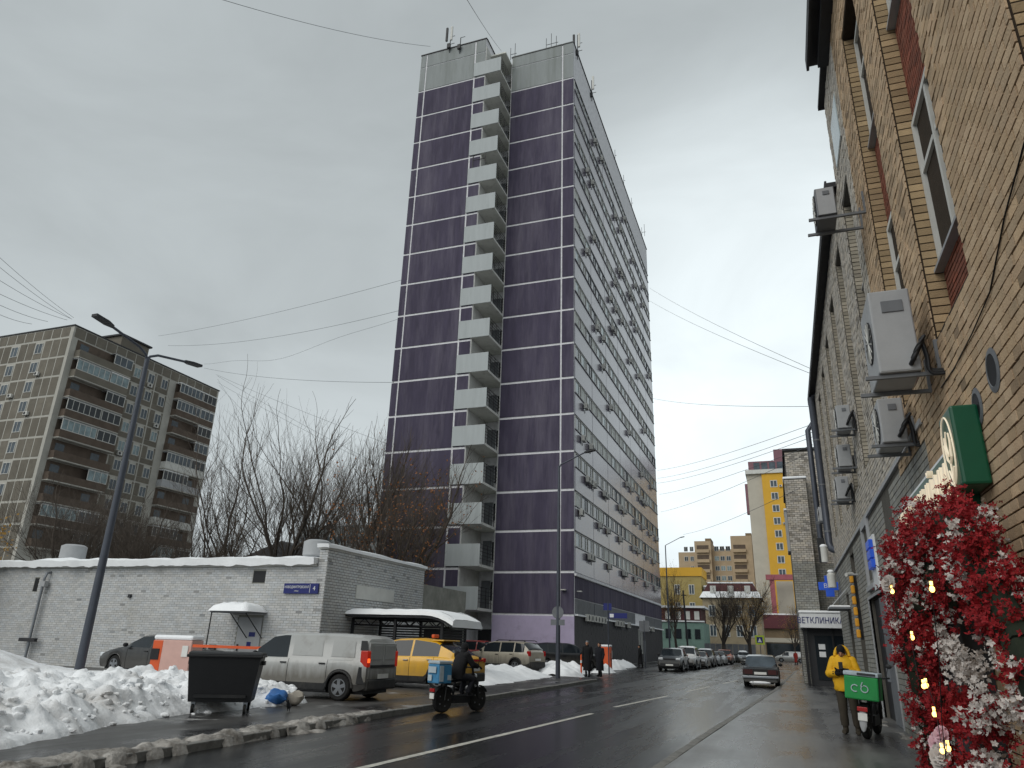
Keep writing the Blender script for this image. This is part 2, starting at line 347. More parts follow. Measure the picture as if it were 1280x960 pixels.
wet('asphalt', '#2b2b2c', '#151516', .32, .58, .55, .44, .22, .6, (1, .22, 1))
wet('pavement', '#646361', '#3c3c3e', .32, .6, .7, .46, .24, .6, (1, .5, 1), snow=('#c9ccd0', .70, .9))
wet('yard_ground', '#4a4846', '#2a2a2b', .35, .65, .5, .55, .2, .7, snow=('#b9b8b6', .60, .6))
wet('far_ground', '#55534f', '#3a3a3b', .35, .65, .05, .7, .4, .5, snow=('#c9cccf', .5, .03))
def sheet(name, poly, z, mt): 
    m = MB(); m.face([(x, y, z) for x, y in poly]); o = m.build(name, mt); kind(o, 'structure'); return o
sheet('ground', [(-900, -300), (900, -300), (900, 1500), (-900, 1500)], -.03, 'far_ground')
RC = [(-2.4, -8), (-2.1, 6), (-1.72, 14.5), (-1.09, 27.4), (-.68, 35.2), (-.07, 55), (.54, 73), (2.65, 128)]     # right kerb line
LC = [(-8.05, -8), (-8.15, 8.8), (-8.4, 15), (-8.5, 23), (-8.66, 36)]                                          # left kerb line
def xr(y): return pl([(b, a) for a, b in RC], y)
def xl(y): return pl([(b, a) for a, b in LC], y)
sheet('road', [(x, y) for x, y in LC]+[(-9.3, 37.6), (-11.5, 38.6), (-14.6, 44), (-14.6, 99), (-14, 118), (-40, 122), (-40, 134), (30, 134), (30, 127)]+RC[::-1], 0.0, 'asphalt')
sw = MB(); top = RC+[(3.9, 128), (3.9, 36), (2.6, 36), (2.6, -8)]
sw.prism([(x+.15, y) if i < len(RC) else (x, y) for i, (x, y) in enumerate(top)], -.02, .075, 'z')
rsw = sw.build('right_sidewalk', 'pavement'); kind(rsw, 'structure')
mat('kerb', '#777672', .7, .2, 5, .5, 30, dirt='#4a4844', damt=.4, dscale=3)
def kerbs(parent, line, side, y0, y1, h):
    y = y0; f = xr if side > 0 else xl; ms = None
    while y < y1:
        a = Vector((f(y), y, 0)); b = Vector((f(y+.985), y+.985, 0)); u = b-a; n = Vector((u.y, -u.x, 0)).normalized()*.15*side
        o = MB(); rz = math.atan2(u.y, u.x)
        if ms is None:
            m = MB(); m.box(0, .985, min(0, -.15*side), max(0, -.15*side), -.02, h); q = m.build('kerbstone', 'kerb', parent, bevel=.012); ms = q
        else:
            q = ms.copy(); C.objects.link(q)
        q.location = (a.x, a.y, random.uniform(-.006, .006)); q.rotation_euler = (0, 0, rz+random.uniform(-.006, .006)); y += 1.0
kerbs(rsw, RC, 1, 6.0, 72, .085)
ls = MB(); ls.prism([(x-.15, y) for x, y in LC]+[(-9.35, 37.3), (-11.3, 38.2), (-14.75, 43.9), (-14.75, 52), (-60, 52), (-60, -8)], -.02, .09, 'z')
yard = ls.build('yard_pavement', 'yard_ground'); kind(yard, 'structure')
kerbs(yard, LC, -1, 6.0, 36, .115)
# painted lines, worn
mat('road_paint', '#bdbbb2', .6, .2, 6, dirt='#48474a', damt=.40, dscale=5)
def strip(name, a, b, wd, z=.004):
    a, b = Vector((*a, 0)), Vector((*b, 0)); u = (b-a); n = Vector((-u.y, u.x, 0)).normalized()*wd/2; m = MB(); k = max(2, int(u.length/.4))
    for i in range(k):
        p, q = a+u*(i/k), a+u*((i+1)/k); j0, j1 = (1+.12*fbm(p.x*3, p.y*3)), (1+.12*fbm(q.x*3, q.y*3))
        m.face([(*(p-n*j0).xy, z), (*(q-n*j1).xy, z), (*(q+n*j1).xy, z), (*(p+n*j0).xy, z)])
    o = m.build(name, 'road_paint'); kind(o, 'structure'); return o
strip('lane_line', (-5.75, 4), (-4.76, 19.14), .13)
strip('lane_line', (-4.71, 21.5), (-4.15, 27.8), .12)
strip('lane_line', (-3.9, 31), (-3.5, 36), .12); strip('lane_line', (-3.2, 40), (-2.8, 45), .12); strip('lane_line', (-2.5, 50), (-2.1, 55), .12)
# a tar patch and a few dips
wet('tar', '#232324', '#151517', .38, .62, .8, .45, .12, .4)
m = MB(); m.face([(-7.6, 27, .003), (-3.4, 26.2, .003), (-3.2, 26.9, .003), (-7.6, 27.8, .003)]); kind(m.build('road_patch', 'tar'), 'structure')
m = MB(); m.face([(-5.5, 44, .003), (-2.6, 42.5, .003), (-2.2, 43.6, .003), (-5.4, 45.2, .003)]); kind(m.build('road_patch', 'tar'), 'structure')
# ------------------------------------------------------------ snow
def snowfield(name, x0, x1, y0, y1, step, hf, mt, label=None, zoff=0.0):
    m = MB(); nx = int((x1-x0)/step)+1; ny = int((y1-y0)/step)+1; idx = {}; 
    H = [[hf(x0+i*step, y0+k*step) for i in range(nx)] for k in range(ny)]
    for k in range(ny):
        for i in range(nx):
            near = any(H[kk][ii] > .012 for kk in (max(0, k-1), k, min(ny-1, k+1)) for ii in (max(0, i-1), i, min(nx-1, i+1)))
            if near: idx[i, k] = len(m.v); zo = zoff(x0+i*step, y0+k*step) if callable(zoff) else zoff; m.v.append((x0+i*step, y0+k*step, H[k][i]+zo if H[k][i] > .012 else zo-.03))
    for k in range(ny-1):
        for i in range(nx-1):
            q = [(i, k), (i+1, k), (i+1, k+1), (i, k+1)]
            if all(a in idx for a in q): m.f.append(tuple(idx[a] for a in q)); m.m.append(0); m.c.append(None)
    o = m.build(name, mt, smooth=80); kind(o, 'stuff')
    if label: o['label'] = label; o['category'] = 'snow'
    return o
def cells(x, y, s, seed):
    d = noise.voronoi(Vector((x*s, y*s, seed)))[0]; return max(0, 1-d[0]*1.25)
EDGE = [(7, -9.8), (7.6, -9.95), (10.4, -10.95), (12.4, -11.25), (14.3, -11.2), (16, -11.2), (17.2, -12.0), (20, -14.2)]
def bank(x, y):
    e = pl(EDGE, y)+.25*fbm(y*.9, 3.3); d = e-x
    if d < 0 or y > 21.8: return 0
    back = min(1, max(0, (21.8-y)/1.5)); side = min(1, (26.5+x)/1.5+.2) if x < -25 else 1
    right = 1 if y < 16 else max(0, 1-(y-16)/1.2) if x > -16.2 else max(.25, 1-(y-16)/5)
    rise = 1-math.exp(-d*.95)
    ramp = .40*rise+.05*min(1, max(0, (d-3)/4))+.55*math.exp(-((x+24.5)/2.6)**2-((y-15.5)/3.5)**2)+.5*math.exp(-((x+20.8)/1.0)**2-((y-14.6)/1.4)**2)
    rough = max(.12, min(1, 1.25-(d-3.2)/2.6))
    lum = (.26*cells(x, y, .9, 1)+.16*cells(x+.2*fbm(x*2, y*2), y, 2.2, 4)+.10*fbm(x*3.1, y*3.1, 8)+.07*fbm(x*7, y*7, 8)+.16*fbm(x*1.2, y*1.2, 2)+.04*cells(x, y, 9, 8))*rough*min(1, d*1.6)
    near = min(1, max(.15, (y-6.2)/3.5))
    return max(0, (ramp*near+lum+.10*fbm(x*.35, y*.35, 9))*back*side*max(0, right))
snowfield('snow_bank', -27, -9.4, 6.4, 22, .06, bank, 'snow_dirty', 'lumpy dirty snow bank heaped up around the black waste container', .09)
def bank2(x, y):
    a = (-11.35-x)*.6; f = min(1, max(0, (x+19)/2))
    cx = -12.9-(y-30)*.05; dx = abs(x-cx); ww = 2.2+.3*fbm(y*.7, 1)
    e = min(1, max(0, (y-26.3)/1.2))*min(1, max(0, (37.8-y)/1.6))
    h = max(0, 1-(dx/ww)**2)*e
    return max(0, h*(.34+.16*cells(x, y, 1.5, 2)+.10*cells(x, y, 3.7, 5)+.12*fbm(x, y, 4))-.02)
snowfield('snow_bank', -16, -9.8, 26, 38.2, .1, bank2, 'snow', 'white snow heap between the silver SUV and the pavement by the single-arm lamp', .09)
def bank3(x, y):
    h = 0
    for cx, cy, rx, ry, hh in ((-11.5, 39.6, 1.1, 1.7, .45), (-12.4, 41.2, 1.5, 1.8, .55), (-12.3, 44.2, 1.1, 1.5, .45), (-13.2, 50.3, 1.6, 2.2, .7), (-11.5, 47.9, 1.0, 1.6, .4), (-12.9, 55.5, 1.5, 3.0, .55), (-13.2, 62, 1.2, 4, .4)):
        q = ((x-cx)/rx)**2+((y-cy)/ry)**2
        if q < 1: h = max(h, hh*(1-q)**.7)
    return max(0, h*(1+.5*fbm(x*1.6, y*1.6, 7)+.25*cells(x, y, 2.2, 6))) if h > 0 else 0
snowfield('snow_bank', -15, -9.8, 38, 66, .12, bank3, 'snow', 'white shovelled snow mounds along the foot of the purple tower', .05)
def slushf(x, y):
    c = xl(y)-.28; d = abs(x-c+.16*fbm(y*1.1, 2)); ww = .42+.34*fbm(y*.8, 5)+.25*max(0, (9.5-y)/4)
    e = min(1, max(0, (16.6-y)/3.5))
    h = max(0, 1-d/max(.08, ww))*e
    return max(0, h*(.10+.22*fbm(x*4, y*4, 3)+.16*cells(x, y, 4.5, 3))-.012)*.38
snowfield('slush', -10.2, -7.5, 5, 17.2, .05, slushf, 'slush', 'brown slush ridge lying along the kerb in front of the snow bank', lambda x, y: .0 if x > xl(y)+.01 else .112 if x > xl(y)-.16 else .088)
def slush2(x, y):
    e = (2.15-x)/.45; h = max(0, 1-abs(e-.35)*1.1); k = .5+.9*fbm(x*1.5, y*.9, 11)
    return max(0, h*k*.05-.015)
snowfield('slush', 1.55, 2.2, 12.5, 24, .06, slush2, 'slush', 'thin melting slush patches at the foot of the grey painted brick wall', .07)

# loose clods on the front of the bank
rc_ = random.Random(17); cl = MB()
for i in range(420):
    y = rc_.uniform(7.2, 17.0); x = pl(EDGE, y)-abs(rc_.gauss(0, 1.5))+rc_.uniform(-.3, .35); h = bank(x, y); s_ = min(.12, .02+abs(rc_.gauss(0, .035)))
    if x < -18 or (h <= 0 and rc_.random() < .75): continue
    k = len(cl.v); cl.ell((x, y, .09+h+s_*.05), (s_, s_*rc_.uniform(.6, 1.2), s_*rc_.uniform(.5, .9)), 8, 6)
    for q in range(k, len(cl.v)):
        v = cl.v[q]; n_ = 1.0*fbm(v[0]*4.5/max(.05, s_)*.09+i, v[1]*4.5/max(.05, s_)*.09, v[2]*4.5/max(.05, s_)*.09, 3); cl.v[q] = (x+(v[0]-x)*(1+n_), y+(v[1]-y)*(1+n_), v[2]+n_*s_*.5)
o = kind(cl.build('snow_clods', 'snow_dirty', smooth=45), 'stuff'); o['label'] = 'loose broken snow clods strewn over the front of the dirty snow bank'; o['category'] = 'snow'
# ------------------------------------------------------------ purple panel tower
TX0, TX1, TYL, TYR, TYB = -30.9, -15.0, 52.0, 55.0, 98.0
def zk(k): return 3.72+3.224*k
tw = thing('apartment_tower', 'tall dark purple panel tower with pale joints and a stack of grey corner balconies', 'building', (TX0, TYL, 0))
def TW(o): o.parent = tw; o.matrix_parent_inverse = Matrix.Translation((-TX0, -TYL, 0)); return o
core = MB()
core.box(TX0+.03, -24.62+1.15, TYL+.03, 62, 0, 60.15)
core.box(-24.62+1.16, -21.73, 56.2, 62, 0, 60.0)
core.box(-21.72, TX1-.03, TYR+.03, TYB, 3.2, 59.85)
core.box(TX0+.03, -21.73, 62.01, TYB, 0, 60.1)
TW(core.build('wall', 'joint'))
J = .10
def panel(x0, x1, z0, z1, y, mt='purple', name='panel'):
    return TW(B(name, mt, None, (x0, x1, y-.02, y+.04, z0, z1)))
for k in range(16):
    a, b = zk(k)+J, zk(k+1)-J
    panel(TX0, -30.32, a, b, TYL); panel(-30.16, -24.72, a, b, TYL); panel(-24.54, -23.5, a, b, TYL)
    panel(-21.66, -16.25, a, b, TYR); panel(-16.09, -15.02, a, b, TYR)
panel(TX0, -30.32, .1, zk(0)-J, TYL); panel(-30.16, -24.72, .1, zk(0)-J, TYL)
for x0, x1, y in ((TX0, -30.32, TYL), (-30.16, -24.72, TYL), (-24.54, -23.5, TYL), (-21.66, -16.25, TYR), (-16.09, -15.02, TYR)):
    panel(x0, x1, zk(16)+J, zk(16)+3.1, y, 'concrete', 'attic_panel'); panel(x0, x1, zk(16)+3.22, zk(16)+4.75, y, 'concrete', 'attic_panel')
o = panel(-21.70, -15.0, .05, zk(0)-.06, TYR, 'lilac', 'plinth'); o['label'] = 'pale lilac painted plinth wall'
TW(B('vertical_joint', 'joint', None, (-16.25, -16.09, TYR-.03, TYR+.03, .05, zk(0)-.05)))
# loggia reveal walls, back wall, doors
TW(B('loggia_wall', 'off_white', None, (-23.46, -23.40, TYL+.06, 56.1, 3, 59.2), (-21.78, -21.74, TYR+.05, 56.1, 3, 59.2)))
for k in range(17):
    z = zk(k)+.15
    sl_ = TW(B('balcony', 'balcony_under', None, (-24.60, -21.74, TYL-.02, 56.15, z, z+.2)))
    f = MB(); f.box(-24.66, -21.70, TYL-.10, TYL-.03, z+.02, z+1.72); f.build('balcony_front', 'balcony', sl_, bevel=.01)
    g = MB()
    for q in (.6, .87, 1.14, 1.42, 1.7): g.box(-21.72, -21.69, TYL-.03, TYR-.06, z+q-.016, z+q+.016)
    for yy in (TYL+.5, TYL+1.5, TYL+2.6): g.box(-21.72, -21.68, yy-.02, yy+.02, z+.2, z+1.72)
    g.build('railing', 'black_metal', sl_)
    d = MB(); d.box(-23.2, -22.45, 56.12, 56.17, z+.25, z+2.5); d.build('door', 'mid_grey', sl_)
    d = MB(); d.box(-22.38, -21.85, 56.12, 56.17, z+.95, z+2.4); d.build('window', 'glass', sl_)
    if k in (13,):
        p = MB()
        for xx in (-24.2, -22.9): p.box(xx-.03, xx+.03, TYL-.05, TYL+.02, z-1.55, z)
        p.box(-24.2, -22.9, TYL-.05, TYL, z-.6, z-.55); p.build('post', 'black_metal', sl_)
TW(B('roof_canopy', 'balcony_under', None, (-24.6, -21.74, 53.2, 56.15, zk(16)+3.6, zk(16)+3.75)))
TW(B('entrance_door', 'dark_grey', None, (-23.3, -21.9, 56.1, 56.16, .1, 2.6)))
TW(B('roof_edge', 'dark_grey', None, (TX0-.06, -23.40, TYL-.06, TYL+.12, 60.152, 60.26), (-21.78, TX1+.06, TYR-.06, TYR+.12, 59.86, 59.96), (TX1-.1, TX1+.06, TYR+.121, TYB, 59.86, 59.96), (-23.46, -23.36, TYL+.121, 57, 60.152, 60.26)))
# side facade X = TX1
Y0, BAY, NB = 55.25, 6.1, 7
side = []
for k in range(1, 17):
    if k == 1: continue
    zt = zk(k)
    for b in range(NB):
        y0 = Y0+b*BAY
        TW(B('spandrel', 'purple_side', None, (TX1-.04, TX1+.02, y0+.05, y0+BAY-.05, zk(k-1)+.02, zt-1.30)))
    TW(B('window_sill', 'light_grey', None, (TX1-.02, TX1+.10, Y0, Y0+NB*BAY, zt-1.29, zt-1.22)))
    TW(B('lintel', 'dark_grey', None, (TX1-.04, TX1+.06, Y0, Y0+NB*BAY, zt-.09, zt+.015)))
rnd = random.Random(3)
wproto = {}
def tower_window(gm, fm):
    u, n = Vector((0, 1, 0)), Vector((1, 0, 0)); f = MB(); wd, ht, fr = 1.98, 1.12, .055
    for a, b, c, d in ((0, fr, 0, ht), (wd-fr, wd, 0, ht), (fr, wd-fr, 0, fr), (fr, wd-fr, ht-fr, ht), (wd*.62, wd*.62+fr, fr, ht-fr)):
        f.box(0, .07, a, b, c, d, 0)
    f.box(-.01, .025, fr*.5, wd*.63, fr*.5, ht-fr*.5, 1); f.box(-.01, .02, wd*.64, wd-fr*.5, fr*.5, ht-fr*.5, 2)
    return f
kinds = [('off_white', 'curtain', 'glass'), ('off_white', 'glass_pale', 'glass'), ('off_white', 'glass_mid', 'glass'), ('mid_grey', 'glass_mid', 'glass'), ('off_white', 'curtain', 'glass_mid')]
pro = []
for a, b, c in kinds:
    o = tower_window(b, a).build('window', [a, b, c]); pro.append(o.data); bpy.data.objects.remove(o)
top = MB()
for k in range(2, 17):
    zt = zk(k)-1.215
    for b in range(NB):
        for i in range(3):
            y = Y0+b*BAY+.06+i*2.0
            if k == 16:
                for q, mm in (((0, .07, 0, .055, 0, 1.12), 0), ((0, .07, 1.22, 1.28, 0, 1.12), 0), ((-.01, .02, .05, 1.95, .03, 1.1), 1)):
                    top.box(TX1+q[0]-.03, TX1+q[1]-.03, y+q[2], y+q[3], zt+q[4], zt+q[5], mm)
            else:
                wts = [3, 4, 3, 2, 3] if 5 <= k <= 9 else [1, 2, 4, 3, 1]
                o = bpy.data.objects.new('window', rnd.choices(pro, wts)[0]); C.objects.link(o); o.location = (TX1-.03, y, zt); TW(o)
kind(TW(top.build('top_floor_windows', ['off_white', 'glass_mid'])), 'stuff')
# first floors of the side facade
TW(B('ledge', 'joint', None, (TX1-.02, TX1+.16, Y0-.2, TYB, zk(1)-.28, zk(1)-.12)))
for b in range(NB):
    y0 = Y0+b*BAY
    TW(B('spandrel', 'purple', None, (TX1-.04, TX1+.02, y0+.05, y0+BAY-.05, zk(0)+1.3, zk(1)-.32)))
    if b in (4,): continue
    TW(B('ventilation_grille', 'mid_grey', None, *[(TX1-.04, TX1+.05, y0+.1+j*.395, y0+.34+j*.395, zk(0)+.16, zk(0)+1.22) for j in range(15)]))
TW(B('sill_ledge', 'snow', None, (TX1-.02, TX1+.22, Y0, TYB, zk(0)+.0, zk(0)+.10)))
gbm = MB(); bricks(gbm, (TX1+.0, TYR+.06, .05), (0, 1, 0), (1, 0, 0), 42.8, 3.6, [(29, 30.2, 0, 2.2), (26, 26.8, .9, 3.4), (27.4, 28.2, .9, 3.4)], bl=.4, ch=.2, j=.02, proud=.02)
TW(B('ground_floor_wall', 'dark_grey', None, (TX1-.2, TX1-.002, TYR+.05, TYB, .05, 3.7)))
kind(TW(gbm.build('plinth_bricks', 'ground_brick')), 'stuff')
TW(B('entrance_door', 'mid_grey', None, (TX1-.03, TX1+.03, 84.0, 85.3, .1, 2.3)))
for y in (81.1, 82.5): window('window', tw, (TX1-TX0, y-TYL, .95), (0, 1, 0), (1, 0, 0), .8, 2.5, 'off_white', 'glass_mid')
TW(B('floodlight', 'off_white', None, (-16.0, -15.6, TYR-.35, TYR-.04, 5.55, 5.62), (-14.95, -14.6, 55.6, 55.9, 5.5, 5.57)))
# air conditioners on the tower
def ac_unit(w_=.85, h=.6, d=.34):
    """outdoor unit, front grille towards +x; origin at wall contact, bottom"""
    t = bpy.data.objects.new('air_conditioner', None); C.objects.link(t)
    b = MB(); b.box(.08, .08+d, -w_/2, w_/2, 0, h); b.build('casing', 'off_white', t, bevel=.015)
    f = MB(); f.lathe([(.23, .08+d), (.23, .10+d), (.05, .105+d)], (0, -.1, h/2), 'x', 14); f.build('fan_grille', 'dark_grey', t)
    k = MB()
    for y in (-w_*.35, w_*.35): k = MB(); k.box(0, .12+d, y-.02, y+.02, -.05, -.005); k.box(0, .04, y-.02, y+.02, -.35, -.0495); k.build('bracket', 'mid_grey', t)
    return t
acp = ac_unit(); index_kids()
spots = []
for k in range(2, 17):
    n = {2: 6, 3: 8, 4: 9, 5: 7, 6: 3}.get(k, 5 if k in (10, 11, 12) else 2 if k < 10 else 4)
    ys = []
    for i in range(n):
        y = Y0+rnd.uniform(.6, 40.5) if k > 4 else Y0+(i+.5)*41/n+rnd.uniform(-1.6, 1.6)
        if all(abs(y-q) > 1.0 for q in ys): ys.append(y)
    if k in (2, 4): ys += [ys[0]+1.05, ys[2]+1.02]
    spots += [(y, zk(k)-1.95, k) for y in ys]
spots += [(Y0+3+i*1.15, 3.35, 1) for i in range(6)]+[(Y0+14+i*1.3, 3.3, 1) for i in range(3)]+[(Y0+19.6, 3.3, 1), (Y0+31, 3.3, 1), (Y0+34, 3.3, 1)]
spots.sort(key=lambda q: (q[2], q[0])); seen = {}
for i, (y, z, k) in enumerate(spots):
    seen[k] = seen.get(k, 0)+1
    o = acp if i == 0 else dup(acp)
    o.location = (TX1+.03, y, z+.08); o.scale = (.85, .85, .85)
    tag(o, f'white air conditioner under the {ORD[k]} tower window row up, {ORD[seen[k]]} from the lilac plinth corner', 'air conditioner', 'air conditioners on the tower side')
# roof antennas
def antenna(x, y, z, label, panels=2, h=2.4):
    t = thing('cell_antenna', label, 'antenna', (x, y, z))
    m = MB(); m.tube([(0, 0, -.9), (0, 0, h)], .045, 6); m.tube([(0, 0, .2), (.5, 0, .2)], .03, 5); m.tube([(0, 0, 1.2), (.5, 0, 1.2)], .03, 5); m.build('mast', 'dark_grey', t)
    for i in range(panels):
        q = MB(); q.box(.1-.55*i, .32-.55*i, -.3, -.12, .5, 2.3); q.build('panel_antenna', 'off_white' if i == 0 else 'dark_grey', t, bevel=.02)
    q = MB(); q.box(-.2, .15, -.32, -.1, -.5, .05); q.build('radio_box', 'dark_grey', t)
antenna(-27.6, 52.0-.05, 60.5, 'white panel antenna cluster on the left roof corner of the tower')
antenna(-26.4, 52.0-.05, 60.0, 'short dark antenna post beside the white panel antenna', 0, 1.2)
antenna(-15.0+.1, 56.2, 59.6, 'panel antenna cluster on the tower roof corner above the side windows')
antenna(-14.9, 62.3, 59.4, 'dark antenna rack a few metres along the tower roof edge', 1, 2.0)
def rods(x, y, z, label, n, dx):
    t = thing('roof_antenna', label, 'antenna', (x, y, z)); m = MB()
    for i in range(n): m.tube([(i*dx, 0, 0), (i*dx, 0, 1.6+.5*(i % 2))], .03, 5)
    m.tube([(0, 0, .7), ((n-1)*dx+.2, 0, .7)], .03, 5); m.build('rods', 'dark_grey', t)
rods(-22.0, 55.2, 59.9, 'thin rod antenna frame beside the top balcony of the tower', 2, .5)
rods(-18.0, 55.15, 59.9, 'pair of rod antennas above the wide panels of the tower', 3, .55)
for y, a in ((75, 'first'), (80.5, 'second'), (86, 'third'), (94, 'fourth')): rods(-15.0, y, 59.9, f'{a} slim whip antenna along the tower side roof edge', 1 if y < 90 else 2, .4)
# ------------------------------------------------------------ long brick building on the right (wall plane x = 2.2)
WX = 2.2
br = thing('brick_building', 'long yellow and grey brick building with recessed window bays beside the pavement', 'building', (WX, 0, 0))
def BR(o): o.parent = br; o.matrix_parent_inverse = Matrix.Translation((-WX, 0, 0)); return o
YC = ((1, 1, 1), (1.04, 1.01, .96), (.95, .94, .92), (1.0, .96, .93), (1.03, 1.0, .98)); GC = ((1, 1, 1), (1.03, 1, .96), (.95, .95, .97)); RD = ((1, 1, 1), (1.1, .98, .95), (.85, .85, .88))
rb_ = random.Random(11)
REC = .24
NEARB = [(4.1, 5.55), (8.0, 9.92), (11.15, 12.87)]            # recessed bays, near part
FARB = [(14.95, 16.25), (17.9, 19.2), (20.9, 22.2), (23.9, 25.2), (26.9, 28.2), (29.9, 31.2)]
coll = []; yb, gb, rbm, pb = MB(), MB(), MB(), MB()
ZB0, ZB1 = 5.5, 13.45
bays = [(a-2, b-2, ZB0, ZB1) for a, b in NEARB]
# yellow near part: Y 2 .. 14.2, up to z 15; lower stretch behind the flower shop has a door opening
doorh = [(10.25-2, 11.5-2, 0, 2.45), (11.6-2, 14.3-2, 0, 4.56)]
bricks(yb, (WX, 2, .06), (0, 1, 0), (-1, 0, 0), 12.2, 14.9, [(a, b, c-.06, d-.06) for a, b, c, d in bays+doorh], cols=YC, rnd=rb_, collect=coll, dark=.05)
for a, b in NEARB:
    bricks(yb, (WX+.02, b+.002, ZB0), (1, 0, 0), (0, -1, 0), REC-.02, ZB1-ZB0, bl=.3, cols=((.95, .93, .82), (.8, .78, .68), (.66, .64, .56)), rnd=rb_, head=True, proud=.01)
    bricks(rbm, (WX+REC, a+.02, ZB0), (0, 1, 0), (-1, 0, 0), b-a-.04, ZB1-ZB0, [(0, b-a, 6.45-ZB0, 8.9-ZB0), (0, b-a, 10.72-ZB0, 13.3-ZB0)], bl=.26, ch=.075, cols=RD, rnd=rb_, proud=.008)
# grey far part
fb = [(a-14.2, b-14.2, 5.9, 11.6) for a, b in FARB]
low = [(18.7-14.2, 22.3-14.2, 0, 2.98), (20.2-14.2, 21.4-14.2, 3.35, 4.7), (24.9-14.2, 26.3-14.2, 0, 4.6), (28.6-14.2, 29.8-14.2, 0, 3.6), (15.9-14.2, 17.1-14.2, 3.2, 4.6)]
bricks(gb, (WX, 14.2, 4.86), (0, 1, 0), (-1, 0, 0), 19.8, 7.64, [(a, b, c-4.86, d-4.86) for a, b, c, d in fb], cols=GC, rnd=rb_, dark=.04, ch=.1)
bricks(gb, (WX, 14.2, 12.5), (0, 1, 0), (-1, 0, 0), 2.5, 2.5, [(.55, 1.9, 0, 1.3)], cols=GC, rnd=rb_, ch=.1)
for a, b in FARB:
    bricks(gb, (WX+.02, b+.002, 5.9), (1, 0, 0), (0, -1, 0), REC-.02, 5.7, bl=.3, cols=((.8, .77, .7), (.68, .66, .6)), rnd=rb_, head=True, ch=.1)
bricks(pb, (WX, 11.6, .06), (0, 1, 0), (-1, 0, 0), 22.4, 4.78, [(a+2.6, b+2.6, c, d) for a, b, c, d in low], cols=GC, rnd=rb_, proud=.008)
# mortar core
core = MB()
def corebox(y0, y1, z0, z1, x=WX+.004): core.box(x, 14, y0, y1, z0, z1)
ycuts = [2]+[q for ab in NEARB for q in ab]+[14.2]
corebox(2, 10.25, -.05, ZB0); corebox(10.25, 11.5, 2.5, ZB0); corebox(11.5, 14.2, -.05, ZB0); corebox(2, 14.2, ZB1, 15.0)
core.box(WX+.3, 14, 10.25, 11.5, -.05, 2.5)
for a, b in zip(ycuts[0::2], ycuts[1::2]): corebox(a, b, ZB0, ZB1)
for a, b in NEARB: core.box(WX+REC+.004, 14, a, b, ZB0, ZB1)
BR(core.build('wall', 'mortar'))
core = MB(); ycuts = [14.2]+[q for ab in FARB for q in ab]+[34]
holes = sorted([(18.7, 22.3, 2.98), (24.9, 26.3, 4.6), (28.6, 29.8, 3.6)])
y = 14.2
for a, b, z in holes:
    corebox(y, a, -.05, 5.9); corebox(a, b, z, 5.9); core.box(WX+.35, 14, a, b, -.05, z); y = b
corebox(y, 34, -.05, 5.9); corebox(14.2, 34, 11.6, 12.5)
for a, b in zip(ycuts[0::2], ycuts[1::2]): corebox(a, b, 5.9, 11.6)
for a, b in FARB: core.box(WX+REC+.004, 14, a, b, 5.9, 11.6)
corebox(14.2, 16.7, 12.5, 15.0)
BR(core.build('wall', 'mortar_grey'))
# the bricks that show largest stay single objects
def bsize(p):
    d = Vector(p)-Vector((0, 0, EYE)); fwd = d.dot(_fw); x = 640+FPX*d.dot(_cx)/fwd; yy = 480-FPX*d.dot(_cy)/fwd
    return (FPX/fwd)**2*abs(d.normalized().x) if fwd > .5 and 0 < x < 1275 and 5 < yy < 940 else 0
coll.sort(key=lambda q: -bsize(q[0]))
var = []
for i in range(8):
    m = MB(); g_ = rb_.uniform(.80, 1.12); c = tuple(g_*q for q in YC[i % 5]); m.obox((0, 0, 0), (0, .241, 0), (0, 0, .101), (-.018, 0, 0), 0, c, back=False)
    o = m.build('brick', 'yb'); var.append(o.data); bpy.data.objects.remove(o)
for i, (p, c) in enumerate(coll):
    if i < 295:
        o = bpy.data.objects.new('brick', rb_.choice(var)); C.objects.link(o); o.location = (p.x+rb_.uniform(-.003, .002), p.y, p.z); BR(o)
    else: yb.obox(p, (0, .241, 0), (0, 0, .101), (-.017*rb_.uniform(.6, 1.4), 0, 0), 0, c, back=False)
for m, nm, mt in ((yb, 'yellow_brickwork', 'yb'), (gb, 'grey_brickwork', 'gb'), (rbm, 'red_brickwork', 'rb'), (pb, 'painted_brickwork', 'paint_brick')): kind(BR(m.build(nm, mt)), 'stuff')
# windows
def bwin(y0, y1, z0, z1, fm='off_white', gm='glass', tr=.62, sp=(.5,)):
    w_ = window('window', None, (WX+REC+.05, y1-.03, z0), (0, -1, 0), (-1, 0, 0), y1-y0-.06, z1-z0, fm, gm, sp, tr, fr=.085, dep=.1)
    BR(w_); m = MB(); m.box(WX+REC-.12, WX+REC+.05, y0+.02, y1-.02, z0-.05, z0-.005); s_ = m.build('sill', 'light_grey', w_)
for a, b in NEARB:
    bwin(a, b, 6.5, 8.88, gm='glass_mid'); bwin(a, b, 10.75, 13.28, gm='glass_mid')
for i, (a, b) in enumerate(FARB):
    bwin(a, b, 6.2, 8.2, gm='glass_mid'); bwin(a, b, 9.4, 11.4, gm='glass_pale' if i < 2 else 'glass_mid')
    BR(B('bay_panel', 'mortar_grey', None, (WX+REC-.02, WX+REC+.01, a+.02, b-.02, 8.25, 9.3)))
w_ = window('window', None, (WX-.0, 16.1, 12.55), (0, -1, 0), (-1, 0, 0), 1.33, 1.25, 'off_white', 'glass_pale', (.5,), None, fr=.08, dep=.02); BR(w_)
